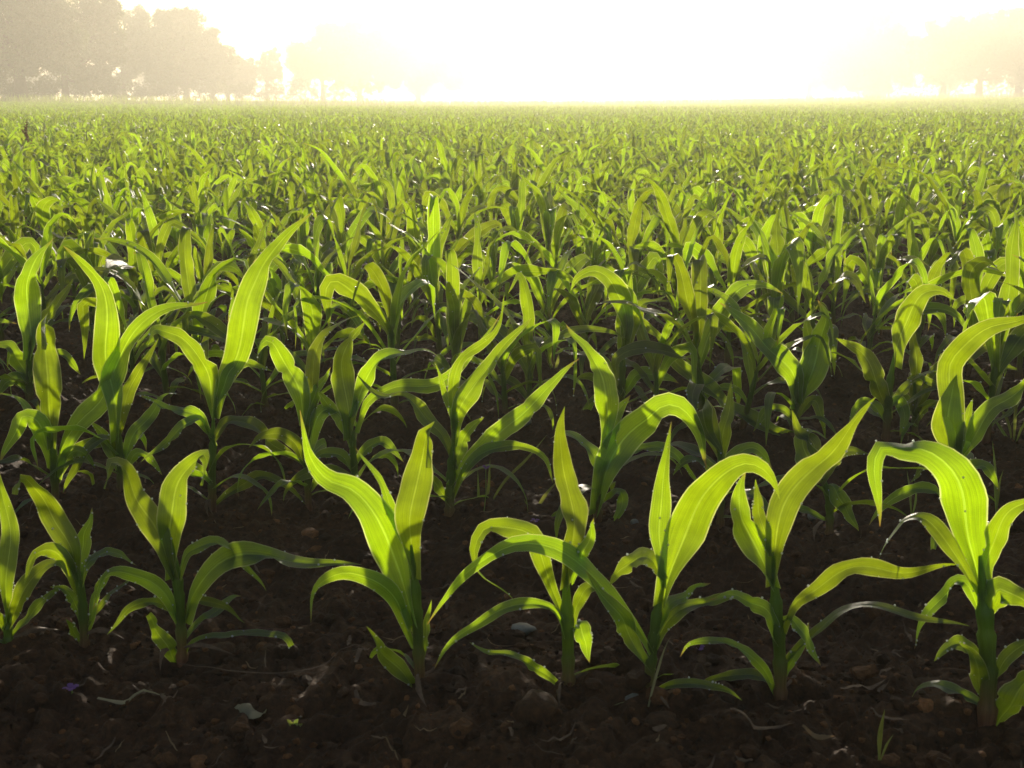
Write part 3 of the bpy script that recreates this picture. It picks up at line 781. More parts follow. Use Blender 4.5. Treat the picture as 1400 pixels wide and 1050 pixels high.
for i_, h_ in enumerate(HERO):
    build_hero(h_, i_)

# ------------------------------------------------------------------ generated maize plants
NP = 16
PROTO = [proto_params(i) for i in range(NP)]
PM = []                                            # shared meshes of the individual plants
for p in PROTO:
    a = Acc(); a.add(*proto_stalk(p, 8, 12))
    PM.append((a.mesh('maize_stalk', [M_STALK]),
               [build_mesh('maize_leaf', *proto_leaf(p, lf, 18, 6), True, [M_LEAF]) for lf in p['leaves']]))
PDEW = []
for p in PROTO:
    a = Acc(); r = np.random.default_rng(p['seed'] + 70)
    for lf in p['leaves'][2:]:
        V, F, U = proto_leaf(p, lf, 18, 6)
        for _ in range(r.integers(2, 6)):
            rr = r.uniform(.0012, .0026)
            a.add(V[r.integers(5, 18) * 7 + r.choice([0, 6, r.integers(0, 7)])] + DROP_V * rr + np.array([0, 0, rr * .6]), DROP_F)
    PDEW.append(a.mesh('dew_beads', [M_DEW]))
LOD = []
for n, nw in ((9, 2), (6, 2)):
    row = []
    for p in PROTO:
        a = Acc()
        for lf in p['leaves']: a.add(*proto_leaf(p, lf, n, nw))
        V, F, U = proto_stalk(p, 4, 3); U = U * 0 + np.array([.5, .3])
        a.add(V, F, U)
        row.append((np.vstack(a.V), np.vstack(a.F), np.vstack(a.U)))
    LOD.append(row)

# where plants stand
ORD = ('first second third fourth fifth sixth seventh eighth ninth tenth eleventh twelfth thirteenth fourteenth fifteenth sixteenth '
       'seventeenth eighteenth nineteenth twentieth').split()
TENS = {2: ('twenty', 'twentieth'), 3: ('thirty', 'thirtieth'), 4: ('forty', 'fortieth'), 5: ('fifty', 'fiftieth')}


def ordinal(n):
    if n <= 20: return ORD[n - 1]
    t, u = divmod(n, 10)
    return TENS[t][1] if u == 0 else TENS[t][0] + '-' + ORD[u - 1]


def in_view(x, y, m=0.0):
    return abs(x) < (700 / FPX) * (y * CP + .5) * 1.0 + m


pts = []                                           # row, along, x, y
MAXROW = 232
for rw in range(0, MAXROW):
    s = -80.0
    dist = RP0[1] + rw * ROW_GAP
    half = .80 * dist + 2.8
    s = -half + .8
    while s < half + 1.2:
        s += rnd.gauss(.15, .03) if rnd.random() > .05 else rnd.gauss(.33, .04)
        o = rnd.gauss(0, .018)
        x = RP0[0] + RU[0] * s + RN[0] * (rw * ROW_GAP + o); y = RP0[1] + RU[1] * s + RN[1] * (rw * ROW_GAP + o)
        if y < 1.2 or y > float(edge_y(x)) - .5: continue
        if abs(x) > .74 * y + 2.2: continue
        if rnd.random() < (0 if rw < 45 else .35 if rw < 95 else .6): continue
        pts.append((rw, s, x, y))
# leave room for the traced plants
keep = []
for rw, s, x, y in pts:
    if rw <= 1 and in_view(x, y, .12): continue
    if rw == 2 and any(abs(x - hx) + abs(y - hy) < .16 for hx, hy, hr in hero_xy if hr == 2): continue
    keep.append((rw, s, x, y))
N_IND = 300 - len(HERO)
seen = sorted([p for p in keep if in_view(p[2], p[3], .05)], key=lambda p: p[3])[:N_IND]
seen_set = set(seen)
rest_pts = [p for p in keep if p not in seen_set]

count = {}
WORD_ROW = {}
for p in sorted(seen, key=lambda p: (p[0], p[1])):
    rw, s, x, y = p
    # traced plants of this row stand in the same count
    before = sum(1 for q in seen if q[0] == rw and q[1] < s) + sum(1 for hx, hy, hr in hero_xy if hr == rw and ((hx - RP0[0]) * RU[0] + (hy - RP0[1]) * RU[1]) < s)
    WORD_ROW[p] = before + 1
far_row_max = max(p[0] for p in seen)
for q, p in enumerate(seen):
    rw, s, x, y = p
    k = rnd.randrange(NP)
    root = link('maize_plant', None)
    sc = rnd.uniform(.97, 1.27)
    root.location = (x, y, float(terrain(x, y)) + float(micro(x, y)) * .5)
    root.rotation_euler = (rnd.gauss(0, .05), rnd.gauss(0, .05), rnd.uniform(0, 6.283))
    root.scale = (sc, sc, sc * rnd.uniform(.95, 1.1))
    look = 'tall' if sc > 1.18 else ('small' if sc < 1.04 else 'green')
    tag(root, '%s maize plant, %s of the %s row, counting from the big tree\'s side' % (look, ordinal(WORD_ROW[p]), ordinal(rw + 1)),
        'maize plant', 'young maize plants in rows')
    link('stalk', PM[k][0], root)
    for lm in PM[k][1]:
        link('leaf', lm, root)
    tag(link('dew', PDEW[k], root), kind='stuff')

# the rest of the crop: one mass
def scatter(points, lod):
    V, F, U, n = [], [], [], 0
    by = {}
    for p in points: by.setdefault(rnd.randrange(NP), []).append(p)
    for k, ps in by.items():
        v, f, u = LOD[lod][k]
        a = np.array([(p[2], p[3]) for p in ps]); m = len(a)
        th = nrg.uniform(0, 6.283, m); sc = nrg.uniform(.92, 1.24, m)
        c, s_ = np.cos(th) * sc, np.sin(th) * sc
        X = v[None, :, 0] * c[:, None] - v[None, :, 1] * s_[:, None] + a[:, 0:1]
        Y = v[None, :, 0] * s_[:, None] + v[None, :, 1] * c[:, None] + a[:, 1:2]
        Z = v[None, :, 2] * sc[:, None] + terrain(a[:, 0], a[:, 1])[:, None]
        V.append(np.stack([X, Y, Z], -1).reshape(-1, 3))
        F.append((f[None] + (np.arange(m) * len(v))[:, None, None]).reshape(-1, 4) + n)
        U.append(np.tile(u, (m, 1))); n += m * len(v)
    return np.vstack(V), np.vstack(F), np.vstack(U)


A_ = scatter([p for p in rest_pts if p[3] < 30], 0)
B_ = scatter([p for p in rest_pts if p[3] >= 30], 1)
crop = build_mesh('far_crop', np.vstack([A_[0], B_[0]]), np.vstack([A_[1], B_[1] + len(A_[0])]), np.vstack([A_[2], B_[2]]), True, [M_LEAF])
tag(link('maize_crop', crop), 'dense mass of maize plants filling the field beyond the nearer rows', 'maize crop', kind='stuff')

# ------------------------------------------------------------------ ground: one sheet out past the trees
ys = [-40, -20, -8, -3, -1, -.2]
y = .3
while y < 700:
    ys.append(y)
    y += .30 if y < .95 else (.0085 if y < 3.3 else max(.0085, .0085 * (y / 3.3) ** 1.9) if y < 40 else y * .07)
ys = np.array(ys + [720.0])
us = np.linspace(-1, 1, 641)
us = us * (.73 + 2.2 * np.clip(np.abs(us) - .86, 0, 1) / .14)
Yg, Ug = np.meshgrid(ys, us, indexing='ij')
Wg = np.where(Yg < 0, 30 + 0 * Yg, .80 * Yg + 1.0 + 30 * sstep(40, 200, Yg) + np.where(Yg < .9, 20 * (1 - Yg / .9), 0))
Xg = Ug * Wg
Zg = terrain(Xg, Yg) + micro(Xg, Yg)
nr, nc = Xg.shape
i, j = np.meshgrid(np.arange(nr - 1), np.arange(nc - 1), indexing='ij')
Fg = np.stack([i * nc + j, i * nc + j + 1, (i + 1) * nc + j + 1, (i + 1) * nc + j], -1).reshape(-1, 4)
Vg = np.stack([Xg, Yg, Zg], -1).reshape(-1, 3)
mid = Vg[Fg[:, 0]]
gm = build_mesh('ground', Vg, Fg, None, True, [M_SOIL, M_VERGE], (mid[:, 1] > edge_y(mid[:, 0])).astype(np.int32))
tag(link('ground', gm), 'dark crumbly field soil', 'ground', kind='structure')


def gz(x, y):
    return float(terrain(x, y)) + float(micro(x, y))


# ------------------------------------------------------------------ clods and litter
def ico(sub=2):
    import bmesh
    b = bmesh.new(); bmesh.ops.create_icosphere(b, subdivisions=sub, radius=1)
    v = np.array([w.co[:] for w in b.verts]); f = np.array([[w.index for w in q.verts] for q in b.faces]); b.free()
    return v, f


IV, IF = ico()


def lump(r, size, flat=.7, amp=.5, IV=IV):
    o = r.uniform(0, 90, 3)
    n1 = vnoise(IV[:, 0] * 1.7 + o[0] + IV[:, 2] * 1.3, IV[:, 1] * 1.7 + o[1] - IV[:, 2], 8)
    n2 = vnoise(IV[:, 0] * 4.2 + o[1] + IV[:, 2] * 3.1, IV[:, 1] * 4.2 + o[2] - IV[:, 2] * 2, 9)
    k = 1 + amp * (n1 - .5) * 2 + amp * .5 * (n2 - .5) * 2
    return IV * k[:, None] * size * np.array([r.uniform(.8, 1.3), r.uniform(.8, 1.2), flat])


cr = np.random.default_rng(21)
LV, LF = ico(1)


def crumbs(count, lo, hi, pw, vv, ff, reach):
    Vc, Fc, nn = [], [], 0
    for _ in range(count):
        yy = 1.12 + reach * cr.random() ** 1.9
        xx = cr.uniform(-1, 1) * (.52 * yy + .3)
        sz = lo + (hi - lo) * cr.random() ** pw
        v = lump(cr, sz, cr.uniform(.55, .95), .45, vv) + np.array([xx, yy, gz(xx, yy) + sz * .2])
        Vc.append(v); Fc.append(ff + nn); nn += len(v)
    return np.vstack(Vc), np.vstack(Fc)


C1 = crumbs(14000, .0018, .0070, 1.6, LV, LF, 4.2)
C2 = crumbs(2600, .005, .017, 3.5, IV, IF, 6.0)
cm = build_mesh('soil_clods', np.vstack([C1[0], C2[0]]), np.vstack([C1[1], C2[1] + len(C1[0])]), None, False, [M_CLOD])
tag(link('soil_clods', cm), 'crumbs and clods of dark soil lying between the rows', 'soil clods', kind='stuff')


def strip(r, x, y, L_, w, curl, yaw, lift=.004, n=8):
    t = np.linspace(-.5, .5, n)
    ang = yaw + curl * t
    dx = np.cumsum(np.cos(ang)) * L_ / n; dy = np.cumsum(np.sin(ang)) * L_ / n
    px, py = x + dx - dx.mean(), y + dy - dy.mean()
    z = terrain(px, py) + micro(px, py)
    z = np.maximum(z, z.mean()) + lift + r.uniform(0, .3) * L_ * np.abs(t) ** 1.5
    P = np.stack([px, py, z], -1)
    W = np.stack([-np.sin(ang), np.cos(ang), r.normal(0, .4) + 0 * ang], -1)
    return leaf_ribbon(P, W, w, .5, .4, .1, 2, int(r.integers(1e6)))


for nm, mat, cnt, lab, ws in (('straw_litter', M_STRAW, 170, 'scraps of pale straw scattered over the soil', (.002, .006)),
                              ('stubble_litter', M_STRAWDARK, 420, 'scraps of rotting brown stubble scattered over the soil', (.003, .011))):
    a = Acc()
    for _ in range(cnt):
        yy = 1.2 + 4.5 * cr.random() ** 1.6; xx = cr.uniform(-1, 1) * (.5 * yy + .3)
        a.add(*strip(cr, xx, yy, cr.uniform(.012, .075), cr.uniform(*ws), cr.normal(0, .5), cr.uniform(0, 6.28)))
    tag(link(nm, a.mesh(nm, [mat])), lab, 'plant litter', kind='stuff')

# single things on the soil
def put(px, py):
    g = ground_at(px, py); return g[0], g[1]


def stone(px, py, size, label, mat=M_STONE, seed=0, flat=.6):
    x, y = put(px, py); r = np.random.default_rng(seed)
    o = link('stone' if mat is M_STONE else 'clod', build_mesh('stone', lump(r, size, flat, .28), IF, None, True, [mat]))
    o.location = (x, y, gz(x, y) + size * .25); o.rotation_euler = (0, 0, seed)
    tag(o, label, 'stone' if mat is M_STONE else 'clod')


stone(716, 588, .020, 'pale rounded stone on the soil beside the fan of pointed leaves', seed=1)
stone(716, 862, .022, 'flat pale stone lying between the curled-hook plant and the ragged-leaved plant', seed=2, flat=.35)
stone(866, 968, .012, 'small light stone beside the broad-arched plant\'s base', seed=3)
stone(1113, 708, .014, 'dull grey stone in the dark soil behind the thick-stalked plant', seed=4)
stone(868, 710, .012, 'little round stone under the bowed arch leaf', seed=5)
stone(1330, 482, .03, 'big greyish stone far between the rows below the long sweeping blade', seed=6)
stone(733, 985, .034, 'large dark clod of earth on the bare strip in front of the plants', M_SOIL, 7, .7)
stone(905, 995, .022, 'reddish brown clod of earth in front of the broad-arched plant', M_SOIL, 8, .5)
stone(1382, 720, .03, 'rounded brown clod of earth beyond the huge bowing leaf', M_SOIL, 9, .7)
stone(300, 885, .034, 'rounded brown clod of earth behind the low drooping leaf of the V-leaved plant', M_SOIL, 10, .5)


def flat_leaf(name, px, py, L_, w, yaw, label, mat, cat, curl=.5, lift=.01):
    x, y = put(px, py); r = np.random.default_rng(int(px))
    V, F, U = strip(r, x, y, L_, w, curl, yaw, lift, 14)
    off = np.array([x, y, gz(x, y)])
    o = link(name, build_mesh(name, V - off, F, U, True, [mat])); o.location = off
    tag(o, label, cat)


flat_leaf('dead_leaf', 344, 966, .062, .034, -.5, 'pale curled dead leaf lying on the soil in front of the V-leaved plant', M_DRYLEAF, 'dead leaf', .3, .008)
flat_leaf('dead_leaf', 180, 956, .11, .020, .1, 'long greenish wilted leaf lying flat in front of the blunt-leaved seedling', M_DRYLEAF, 'dead leaf', .5)
flat_leaf('straw', 1118, 1020, .05, .010, -.2, 'short bright piece of straw on the bare strip, below the thick-stalked plant', M_STRAW, 'straw')
flat_leaf('straw', 390, 918, .36, .004, .14, 'long thin dry stem lying across the soil in front of the ragged-leaved plant', M_STRAWDARK, 'straw', .25, .006)
flat_leaf('straw', 1040, 1015, .10, .014, -.1, 'thick brown stalk piece half buried in the bare strip', M_STRAWDARK, 'straw', .2)
flat_leaf('straw', 1180, 955, .09, .016, .3, 'split brown husk lying before the huge bowing plant', M_STRAWDARK, 'straw', .4)
flat_leaf('straw', 1215, 995, .06, .010, -.4, 'thin grey stubble piece near the little grass blade', M_STRAWDARK, 'straw', .4)


def blades(name, px, py, specs, label, cat, mat=M_GRASS):
    x, y = put(px, py); a = []
    root = link(name, None); root.location = (x, y, gz(x, y) - .004); tag(root, label, cat)
    dist = math.hypot(x, y)
    for q, (pl, w) in enumerate(specs):
        P = px_path(pl, (x, y), .1, 12) - np.array([x, y, gz(x, y)])
        W = np.tile(np.array([[1.0, .3, 0]]), (12, 1))
        V, F, U = leaf_ribbon(P, W, w * dist / FPX, .5, .3, .05, 2, q + int(px))
        link('blade', build_mesh('grass_blade', V, F, U, True, [mat]), root)


blades('grass_weed', 662, 694, [([(664, 694), (668, 660), (670, 625)], 5), ([(666, 694), (690, 655), (720, 625), (748, 592)], 5),
                               ([(660, 690), (645, 680), (640, 700)], 4), ([(654, 710), (654, 670), (653, 640)], 4)], 'thin grass weed with a few arching blades beside the fan-leaved plant', 'weed')
blades('grass_weed', 736, 702, [([(728, 704), (745, 675), (762, 655)], 6), ([(726, 704), (722, 690), (716, 680)], 4)], 'single slanting grass blade near the violet flower bud', 'weed')
blades('grass_weed', 1202, 1036, [([(1202, 1036), (1203, 1000), (1210, 966)], 9), ([(1204, 1036), (1212, 1015), (1222, 1000)], 5)], 'short upright grass blade on the bare strip near the huge bowing plant', 'weed')
blades('grass_weed', 1386, 606, [([(1384, 606), (1376, 570), (1350, 530)], 5), ([(1386, 606), (1388, 560), (1392, 520)], 6), ([(1388, 606), (1398, 580), (1415, 545)], 5), ([(1384, 606), (1372, 590), (1352, 560)], 5)], 'spiky grass tuft in the gap by the picture edge', 'weed')
blades('grass_weed', 1362, 690, [([(1362, 700), (1360, 640), (1357, 600)], 6), ([(1362, 700), (1366, 660), (1372, 640)], 5)], 'lone tall grass stem behind the huge bowing leaf', 'weed')
blades('grass_weed', 402, 990, [([(402, 992), (396, 984), (392, 980)], 8), ([(402, 992), (404, 984), (408, 979)], 8), ([(402, 992), (410, 988), (414, 986)], 7)], 'tiny bright green sprout on the bare strip', 'weed')
blades('dry_weed', 876, 976, [([(883, 978), (893, 935), (908, 885), (918, 866)], 5), ([(886, 976), (868, 956), (836, 964), (806, 994)], 5)], 'pale withered stem bent over at the broad-arched plant\'s base', 'weed', M_PALESTEM)
blades('grass_weed', 935, 512, [([(935, 512), (930, 480), (936, 450)], 4), ([(936, 512), (950, 492), (962, 490)], 4), ([(934, 512), (926, 500), (914, 492)], 4)], 'wispy dry grass weed in the gap before the third row', 'weed', M_PALESTEM)
blades('grass_weed', 756, 508, [([(756, 508), (750, 490), (744, 476)], 6), ([(757, 508), (762, 494), (764, 480)], 5), ([(757, 508), (776, 500), (790, 500)], 4)], 'small forked grass weed below the dark crossing blade', 'weed')
blades('grass_weed', 1246, 700, [([(1246, 704), (1244, 670), (1240, 640)], 4), ([(1247, 704), (1252, 680), (1251, 655)], 4)], 'fine grass blade showing under the hanging ribbon tip', 'weed')


def flower(px, py, tx, ty, label, scale=1.0):
    x, y = put(px, py); off = np.array([x, y, gz(x, y)])
    root = link('violet_flower', None); root.location = off; tag(root, label, 'flower')
    P = px_path([(px, py), ((px + tx) / 2 + 2, (py + ty) / 2), (tx, ty)], (x, y), .05, 8) - off
    a = Acc(); a.add(*tube(P, .0011, 5)); link('stem', a.mesh('flower_stem', [M_GRASS]), root)
    r = np.random.default_rng(int(px))
    for k in range(4):
        az = k * 1.57 + .4; t = np.linspace(0, 1, 6)
        Q = P[-1] + np.stack([np.cos(az) * t * .011, np.sin(az) * t * .011, .006 * np.sin(t * 2.2)], -1) * scale
        W = np.tile([[-math.sin(az), math.cos(az), .2]], (6, 1))
        V, F, U = leaf_ribbon(Q, W, .010 * scale, .4, .3, .1, 2, k, base=.5, blunt=.8)
        link('petal', build_mesh('petal', V, F, U, True, [M_PETAL]), root)


flower(660, 712, 664, 641, 'tiny violet flower on a thin stem beside the fan-leaved plant')
flower(728, 724, 731, 714, 'low violet bloom on the soil behind the curled-hook plant')
flower(97, 950, 97, 943, 'dull violet bloom lying low in front of the blunt-leaved seedling', 1.1)
flower(954, 898, 955, 888, 'small violet bloom under the thick-stalked plant\'s low leaf')

# rust-brown seeding dock standing up out of the far crop
bx, by = (62 - 700) / FPX * 14.2, 14.0
root = link('dock_weed', None); root.location = (bx, by, float(terrain(bx, by))); tag(root, 'rust-brown seeding weed standing up out of the crop near the big dark tree', 'weed')
hh = .64
P = np.array([[0, 0, 0], [.01, 0, .3], [-.005, .01, .48], [.02, 0, hh]])
a = Acc(); a.add(*tube(spline(P, 12), np.linspace(.007, .003, 12), 6)); link('stem', a.mesh('dock_stem', [M_RUST]), root)
r = np.random.default_rng(4)
for b_ in range(5):
    z0 = .30 + b_ * .05; az = r.uniform(0, 6.28); ln = r.uniform(.07, .16)
    Q = np.array([[0, 0, z0], [math.cos(az) * ln * .4, math.sin(az) * ln * .4, z0 + ln * .6], [math.cos(az) * ln * .6, math.sin(az) * ln * .6, z0 + ln]])
    C = spline(Q, 10); a = Acc(); a.add(*tube(C, .0025, 5))
    for c in C[3:]:
        for _ in range(5): a.add(c + r.normal(0, .008, 3) + DROP_V * r.uniform(.004, .008), DROP_F)
    link('seed_spray', a.mesh('seed_spray', [M_RUST]), root)
a = Acc(); C = spline(P, 30)
for c in C[17:]:
    for _ in range(5): a.add(c + r.normal(0, .009, 3) + DROP_V * r.uniform(.004, .009), DROP_F)
link('seed_head', a.mesh('seed_head', [M_RUST]), root)

# ------------------------------------------------------------------ trees
def leafcloud(centers, per, spread, size, r):
    m = len(centers) * per
    C = np.repeat(centers, per, 0) + r.normal(0, 1, (m, 3)) * np.repeat(spread, per)[:, None] * np.array([1, 1, .8])
    a = unit(r.normal(0, 1, (m, 3))); b = unit(np.cross(a, r.normal(0, 1, (m, 3))))
    s = size * r.uniform(.6, 1.4, m)[:, None]
    c = np.cross(a, b)
    V = np.stack([C - a * s, C + b * s * .55 + c * s * .15, C + a * s, C - b * s * .55 + c * s * .15], 1).reshape(-1, 3)
    F = np.arange(4 * m).reshape(-1, 4)
    U = np.tile(np.array([[.5, 0], [.8, .4], [.5, .8], [.2, .4]]), (m, 1))
    return V, F, U


def tree(D, trunk, blobs, label, seed, name='tree', density=1.0, group='hazy trees beyond the field', leaf=.14):
    """trunk: (px of foot, width px); blobs: (px, py, rx, ry) outline of the crown at distance D"""
    r = np.random.default_rng(seed)
    k = D / FPX
    bxp = at_y(trunk[0], HOR, D)
    base = np.array([bxp[0], D, float(terrain(bxp[0], D)) - .15])
    root = link(name, None); root.location = base; tag(root, label, 'tree', group)
    cen, spr, big = [], [], []
    more = []
    for (px, py, rx, ry) in blobs:                       # break each mass into uneven boughs
        more.append((px, py, rx * .72, ry * .72))
        for q in range(5):
            an = q * 1.257 + r.uniform(-.5, .5); f = r.uniform(.28, .5)
            more.append((px + math.cos(an) * rx * .72, py + math.sin(an) * ry * .72, rx * f, ry * f))
    for (px, py, rx, ry) in more:
        c = at_y(px, py, D) - base; RX, RY = rx * k, ry * k
        big.append((c, RX, RY))
        n = int(max(6, density * 20 * (RX * RY) ** .75))
        d = unit(r.normal(0, 1, (n, 3))) * (r.random(n) ** .42)[:, None]
        p = c + d * np.array([RX, min(RX, RY) * .95, RY]) * .93
        cen.append(p); spr.append(np.full(n, .13 * math.sqrt(RX * RY) + .10))
    cen = np.vstack(cen); spr = np.concatenate(spr)
    V, F, U = leafcloud(cen, 64, spr, leaf, r)
    zmin = .9
    V[:, 2] = np.maximum(V[:, 2], zmin * .3)
    # trunk and limbs in one piece
    tw = trunk[1] * k / 2
    top = max(b[0][2] for b in big)
    main = np.array([[0, 0, 0], [r.normal(0, .1), r.normal(0, .1), top * .35], [r.normal(0, .3), r.normal(0, .3), top * .8]])
    a = Acc(); C = spline(main, 14); a.add(*tube(C, tw * np.linspace(1.15, .25, 14) * (1 + .5 * np.exp(-np.linspace(0, 14, 14))), 9))
    for c, RX, RY in big[::2]:
        s0 = C[r.integers(4, 10)]
        Q = np.array([s0, s0 * .45 + c * .55 + np.array([0, 0, -.12 * RY]), c])
        a.add(*tube(spline(Q, 8), tw * np.linspace(.5, .10, 8), 6))
        for _ in range(4):
            e = c + unit(r.normal(0, 1, 3)) * np.array([RX, RX, RY]) * .75
            a.add(*tube(spline(np.array([s0 * .3 + c * .7, (c + e) / 2 + r.normal(0, .1 * RX, 3), e]), 6), tw * np.linspace(.18, .04, 6), 5))
    link('trunk', a.mesh('tree_trunk', [M_BARK]), root)
    link('crown', build_mesh('tree_crown', V, F, U, False, [M_TREELEAF]), root)


tree(122, (31, 15), [(10, 10, 70, 62), (-60, 30, 70, 80), (70, 45, 45, 48), (55, -30, 70, 55), (-20, 80, 60, 30), (-110, 60, 60, 60), (30, 78, 50, 26)], 'biggest dark tree with a stout trunk at the field edge, cut by the picture edge', 1)
tree(134, (90, 9), [(118, 30, 42, 42), (100, 75, 45, 32), (148, 82, 20, 34), (138, 22, 26, 30), (156, 50, 14, 36), (122, 108, 22, 14)], 'leaning slimmer tree with foliage hanging lower on one side, next to the biggest tree', 2)
tree(164, (171, 6), [(184, 35, 22, 30), (178, 66, 22, 34), (200, 92, 22, 22), (192, 60, 22, 30), (172, 98, 12, 16)], 'narrow tree between the leaning tree and the round domed tree', 3)
tree(162, (256, 7), [(236, 42, 42, 30), (262, 58, 42, 40), (288, 76, 32, 36), (232, 82, 40, 34), (240, 24, 26, 14), (302, 96, 20, 24), (262, 100, 36, 20), (216, 60, 26, 34)], 'large round domed tree with the haze showing under its crown', 4)
tree(186, (312, 5), [(322, 100, 22, 22), (338, 92, 14, 16), (304, 104, 18, 20), (330, 112, 22, 14)], 'low bushy tree tucked against the domed tree', 5)
tree(205, (366, 4), [(368, 82, 12, 16), (362, 102, 20, 18), (376, 74, 8, 9), (356, 92, 9, 10), (378, 98, 10, 16)], 'small thin open-crowned tree standing alone in the gap', 6, density=.6, leaf=.12)
tree(240, (442, 6), [(430, 72, 34, 30), (446, 50, 22, 16), (415, 96, 24, 24), (452, 92, 40, 28), (470, 62, 28, 26)], 'pale hazy tree past the gap with a stepped crown', 7)
tree(250, (492, 6), [(486, 54, 32, 26), (505, 80, 36, 36), (478, 98, 34, 26), (528, 100, 24, 24)], 'very pale tree nearly dissolved in the bright haze', 8)
tree(270, (572, 6), [(566, 92, 46, 36), (606, 104, 34, 26), (540, 80, 30, 30)], 'faintest tree lost in white glare towards the sun', 9)
tree(268, (1196, 8), [(1194, 42, 42, 37), (1168, 74, 46, 38), (1224, 74, 40, 40), (1200, 98, 60, 32), (1160, 96, 40, 30)], 'pale rounded tree, first of the group on the sunward side', 10)
tree(330, (1106, 7), [(1108, 84, 40, 36), (1078, 100, 34, 28), (1136, 96, 34, 30)], 'ghostly far tree beside the glare, fainter than the rounded tree', 11)
tree(228, (1288, 8), [(1290, 52, 32, 30), (1268, 74, 26, 24), (1310, 66, 30, 30), (1296, 92, 44, 26)], 'hazy tree with an uneven flat crown right after the pale rounded tree', 12)
tree(222, (1338, 8), [(1330, 44, 30, 28), (1346, 60, 32, 34), (1324, 84, 36, 28), (1358, 86, 30, 28)], 'middle tree of the hazy clump beyond the rising field', 13)
tree(210, (1392, 9), [(1384, 38, 30, 26), (1404, 54, 34, 38), (1376, 74, 32, 30), (1400, 88, 40, 28)], 'darkest tree of the sunward clump, by the picture edge', 14)
tree(235, (8, 8), [(6, 112, 30, 20), (-30, 104, 30, 26), (36, 116, 20, 16)], 'far pale tree seen behind the stout trunk', 16)
tree(245, (66, 7), [(62, 114, 26, 18), (88, 116, 18, 14), (48, 118, 16, 12)], 'far pale tree seen between the two nearest trunks', 17)
tree(240, (146, 7), [(140, 112, 24, 18), (162, 116, 18, 14), (118, 118, 18, 13)], 'far pale tree seen behind the hanging foliage', 18)
tree(255, (208, 7), [(204, 114, 24, 16), (230, 117, 20, 13)], 'far pale tree seen low between the narrow and the domed trees', 19)
tree(260, (292, 7), [(288, 114, 24, 16), (314, 118, 18, 12)], 'far pale tree seen low behind the low bushy tree', 20)
tree(208, (1452, 9), [(1445, 40, 36, 32), (1470, 60, 40, 40), (1440, 84, 36, 28)], 'tree just past the picture edge closing the sunward clump', 15)

hedge = [(20, 124, 30, 14, 125), (58, 120, 26, 15, 131), (112, 118, 34, 19, 136), (150, 123, 28, 15, 131), (196, 124, 30, 13, 142), (232, 122, 28, 15, 151), (284, 124, 32, 14, 153),
         (330, 124, 28, 13, 159), (372, 126, 32, 12, 170), (412, 124, 30, 14, 176), (456, 124, 34, 14, 182), (506, 124, 34, 14, 190)]
hedge += [(1246, 118, 34, 16, 250), (1292, 122, 30, 13, 245), (1334, 119, 32, 16, 240), (1376, 120, 32, 15, 232), (1416, 121, 32, 15, 230), (1190, 121, 36, 13, 280)]
HL = ['low shrub behind the stout trunk', 'low shrub between the two nearest trunks', 'rounded shrub beside the leaning trunk', 'low shrub under the hanging foliage',
      'flat shrub beside the narrow tree', 'low shrub just before the domed tree trunk', 'flat shrub past the domed tree trunk', 'flat shrub under the low bushy tree',
      'lowest flat shrub at the foot of the thin tree', 'hazy low shrub before the stepped crown', 'hazy shrub at the stepped tree\'s foot', 'palest shrub under the very pale tree',
      'misty shrub between the pale rounded tree and the flat-crowned tree', 'misty shrub below the uneven flat crown', 'misty shrub below the middle tree of the sunward clump',
      'misty shrub beside the darkest sunward tree', 'misty shrub at the picture edge under the sunward clump', 'misty shrub below the pale rounded tree']
for q, (px, py, rx, ry, D) in enumerate(hedge):
    r = np.random.default_rng(80 + q); k = D / FPX
    b_ = at_y(px, HOR, D); base = np.array([b_[0], D, float(terrain(b_[0], D)) - .05])
    root = link('shrub', None); root.location = base; tag(root, HL[q] + ' at the field edge', 'shrub', 'shrubs along the field edge')
    c = at_y(px, py, D) - base; c[2] = max(c[2], .4)
    n = 90; d = unit(r.normal(0, 1, (n, 3))) * (r.random(n) ** .5)[:, None]
    p = c + d * np.array([rx * k, 1.0, max(ry * k, .5)]); p[:, 2] = np.maximum(p[:, 2], .12)
    V, F, U = leafcloud(p, 30, np.full(n, .2), .12, r)
    link('foliage', build_mesh('shrub_foliage', V, F, U, False, [M_TREELEAF]), root)
    a = Acc()
    for e in p[:6]: a.add(*tube(spline(np.array([[0, 0, 0], e * .5 + np.array([0, 0, .15]), e]), 6), np.linspace(.04, .012, 6), 5))
    link('stem', a.mesh('shrub_stem', [M_BARK]), root)

# tall grass of the verge
r = np.random.default_rng(9); m = 26000
gx = r.uniform(-105, 125, m); gy = edge_y(gx) + 14 * r.random(m) ** 1.6
hz = r.uniform(.3, .9, m); w = r.uniform(.014, .035, m); az = r.uniform(0, 6.28, m); ln = r.normal(0, .14, (m, 2))
B0 = np.stack([gx, gy, terrain(gx, gy) - .02], -1); dw = np.stack([np.cos(az) * w, np.sin(az) * w, 0 * w], -1)
T1 = B0 + np.stack([ln[:, 0] * .4, ln[:, 1] * .4, hz * .6], -1); T2 = B0 + np.stack([ln[:, 0], ln[:, 1], hz], -1)
V = np.stack([B0 - dw, B0 + dw, T1 + dw * .8, T1 - dw * .8, T2 + dw * .15, T2 - dw * .15], 1).reshape(-1, 3)
o6 = (np.arange(m) * 6)[:, None]
F = np.concatenate([o6 + np.array([[0, 1, 2, 3]]), o6 + np.array([[3, 2, 4, 5]])])
U = np.tile(np.array([[.3, 0], [.7, 0], [.7, .5], [.3, .5], [.6, .85], [.4, .85]]), (m, 1))
tag(link('tall_grass', build_mesh('tall_grass', V, F, U, True, [M_GRASS])), 'strip of tall grass along the field edge under the trees', 'tall grass', kind='stuff')

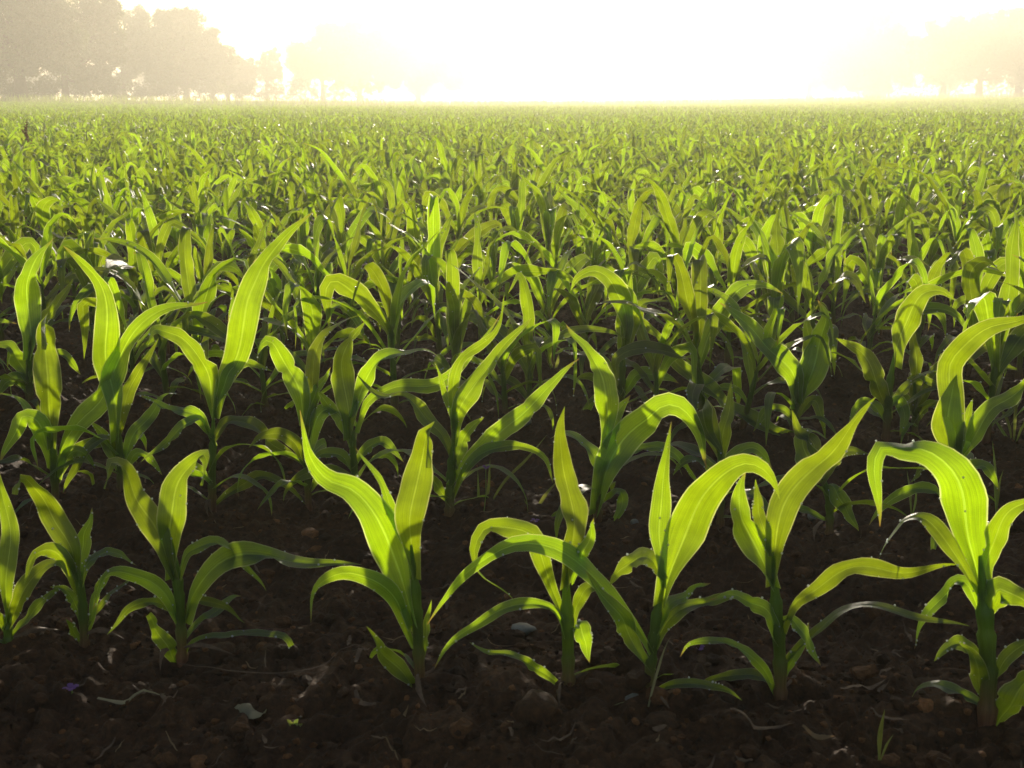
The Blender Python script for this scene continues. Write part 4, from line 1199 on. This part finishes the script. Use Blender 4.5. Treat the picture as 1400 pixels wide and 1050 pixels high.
# ------------------------------------------------------------------ haze
me = bpy.data.meshes.new('haze')
x0, x1, y0, y1, z0, z1 = -520, 520, -60, 760, -2.0, 29.0
vs = [(x, y, z) for z in (z0, z1) for y in (y0, y1) for x in (x0, x1)]
me.from_pydata(vs, [], [(0, 2, 3, 1), (4, 5, 7, 6), (0, 1, 5, 4), (2, 6, 7, 3), (0, 4, 6, 2), (1, 3, 7, 5)])
mh, nt = new_mat('morning_haze')
pv = N(nt, 'ShaderNodeVolumePrincipled', i={'Color': (1.0, .955, .84, 1), 'Density': HAZE_D, 'Anisotropy': HAZE_G})
out = N(nt, 'ShaderNodeOutputMaterial'); L(nt, pv.outputs[0], out.inputs['Volume'])
me.materials.append(mh)
tag(link('haze', me), 'bright morning haze over the field', 'haze', kind='stuff')

# ------------------------------------------------------------------ light, sky, camera
S = Vector((math.sin(SUN_AZ) * math.cos(SUN_EL), math.cos(SUN_AZ) * math.cos(SUN_EL), math.sin(SUN_EL)))
sl = bpy.data.lights.new('sun', 'SUN'); sl.energy = SUN_E; sl.angle = math.radians(.53); sl.color = SUN_C
so = bpy.data.objects.new('sun', sl); COL.objects.link(so); so.rotation_euler = S.to_track_quat('Z', 'Y').to_euler()
so.location = (5, 40, 30)
world = bpy.data.worlds.new('World'); scene.world = world; world.use_nodes = True
nt = world.node_tree; nt.nodes.clear()
sky = N(nt, 'ShaderNodeTexSky', sky_type='NISHITA'); sky.sun_disc = False; sky.sun_elevation = SUN_EL; sky.sun_rotation = SUN_AZ
sky.dust_density = 1.5
bg = N(nt, 'ShaderNodeBackground', i={'Strength': SKY_S}); L(nt, sky.outputs[0], bg.inputs[0])
out = N(nt, 'ShaderNodeOutputWorld'); L(nt, bg.outputs[0], out.inputs[0])

cd = bpy.data.cameras.new('camera'); cam = bpy.data.objects.new('camera', cd); COL.objects.link(cam)
cd.sensor_width = 36.0; cd.lens = 36.0 * FPX / 1400.0; cd.clip_start = .05; cd.clip_end = 3000
cam.location = (0, 0, CAMZ); cam.rotation_euler = (math.pi / 2 - PITCH, 0, 0)
cd.dof.use_dof = True; cd.dof.focus_distance = 2.9; cd.dof.aperture_fstop = FSTOP
scene.camera = cam
scene.view_settings.view_transform = 'Standard'; scene.view_settings.look = 'None'; scene.view_settings.gamma = 1
scene.view_settings.exposure = EXPO
cy = scene.cycles
cy.use_denoising = True
cy.max_bounces = 8; cy.diffuse_bounces = 4; cy.glossy_bounces = 2; cy.transmission_bounces = 6; cy.transparent_max_bounces = 8
cy.volume_bounces = 1
cy.sample_clamp_indirect = 6.0
cy.caustics_reflective = False; cy.caustics_refractive = False
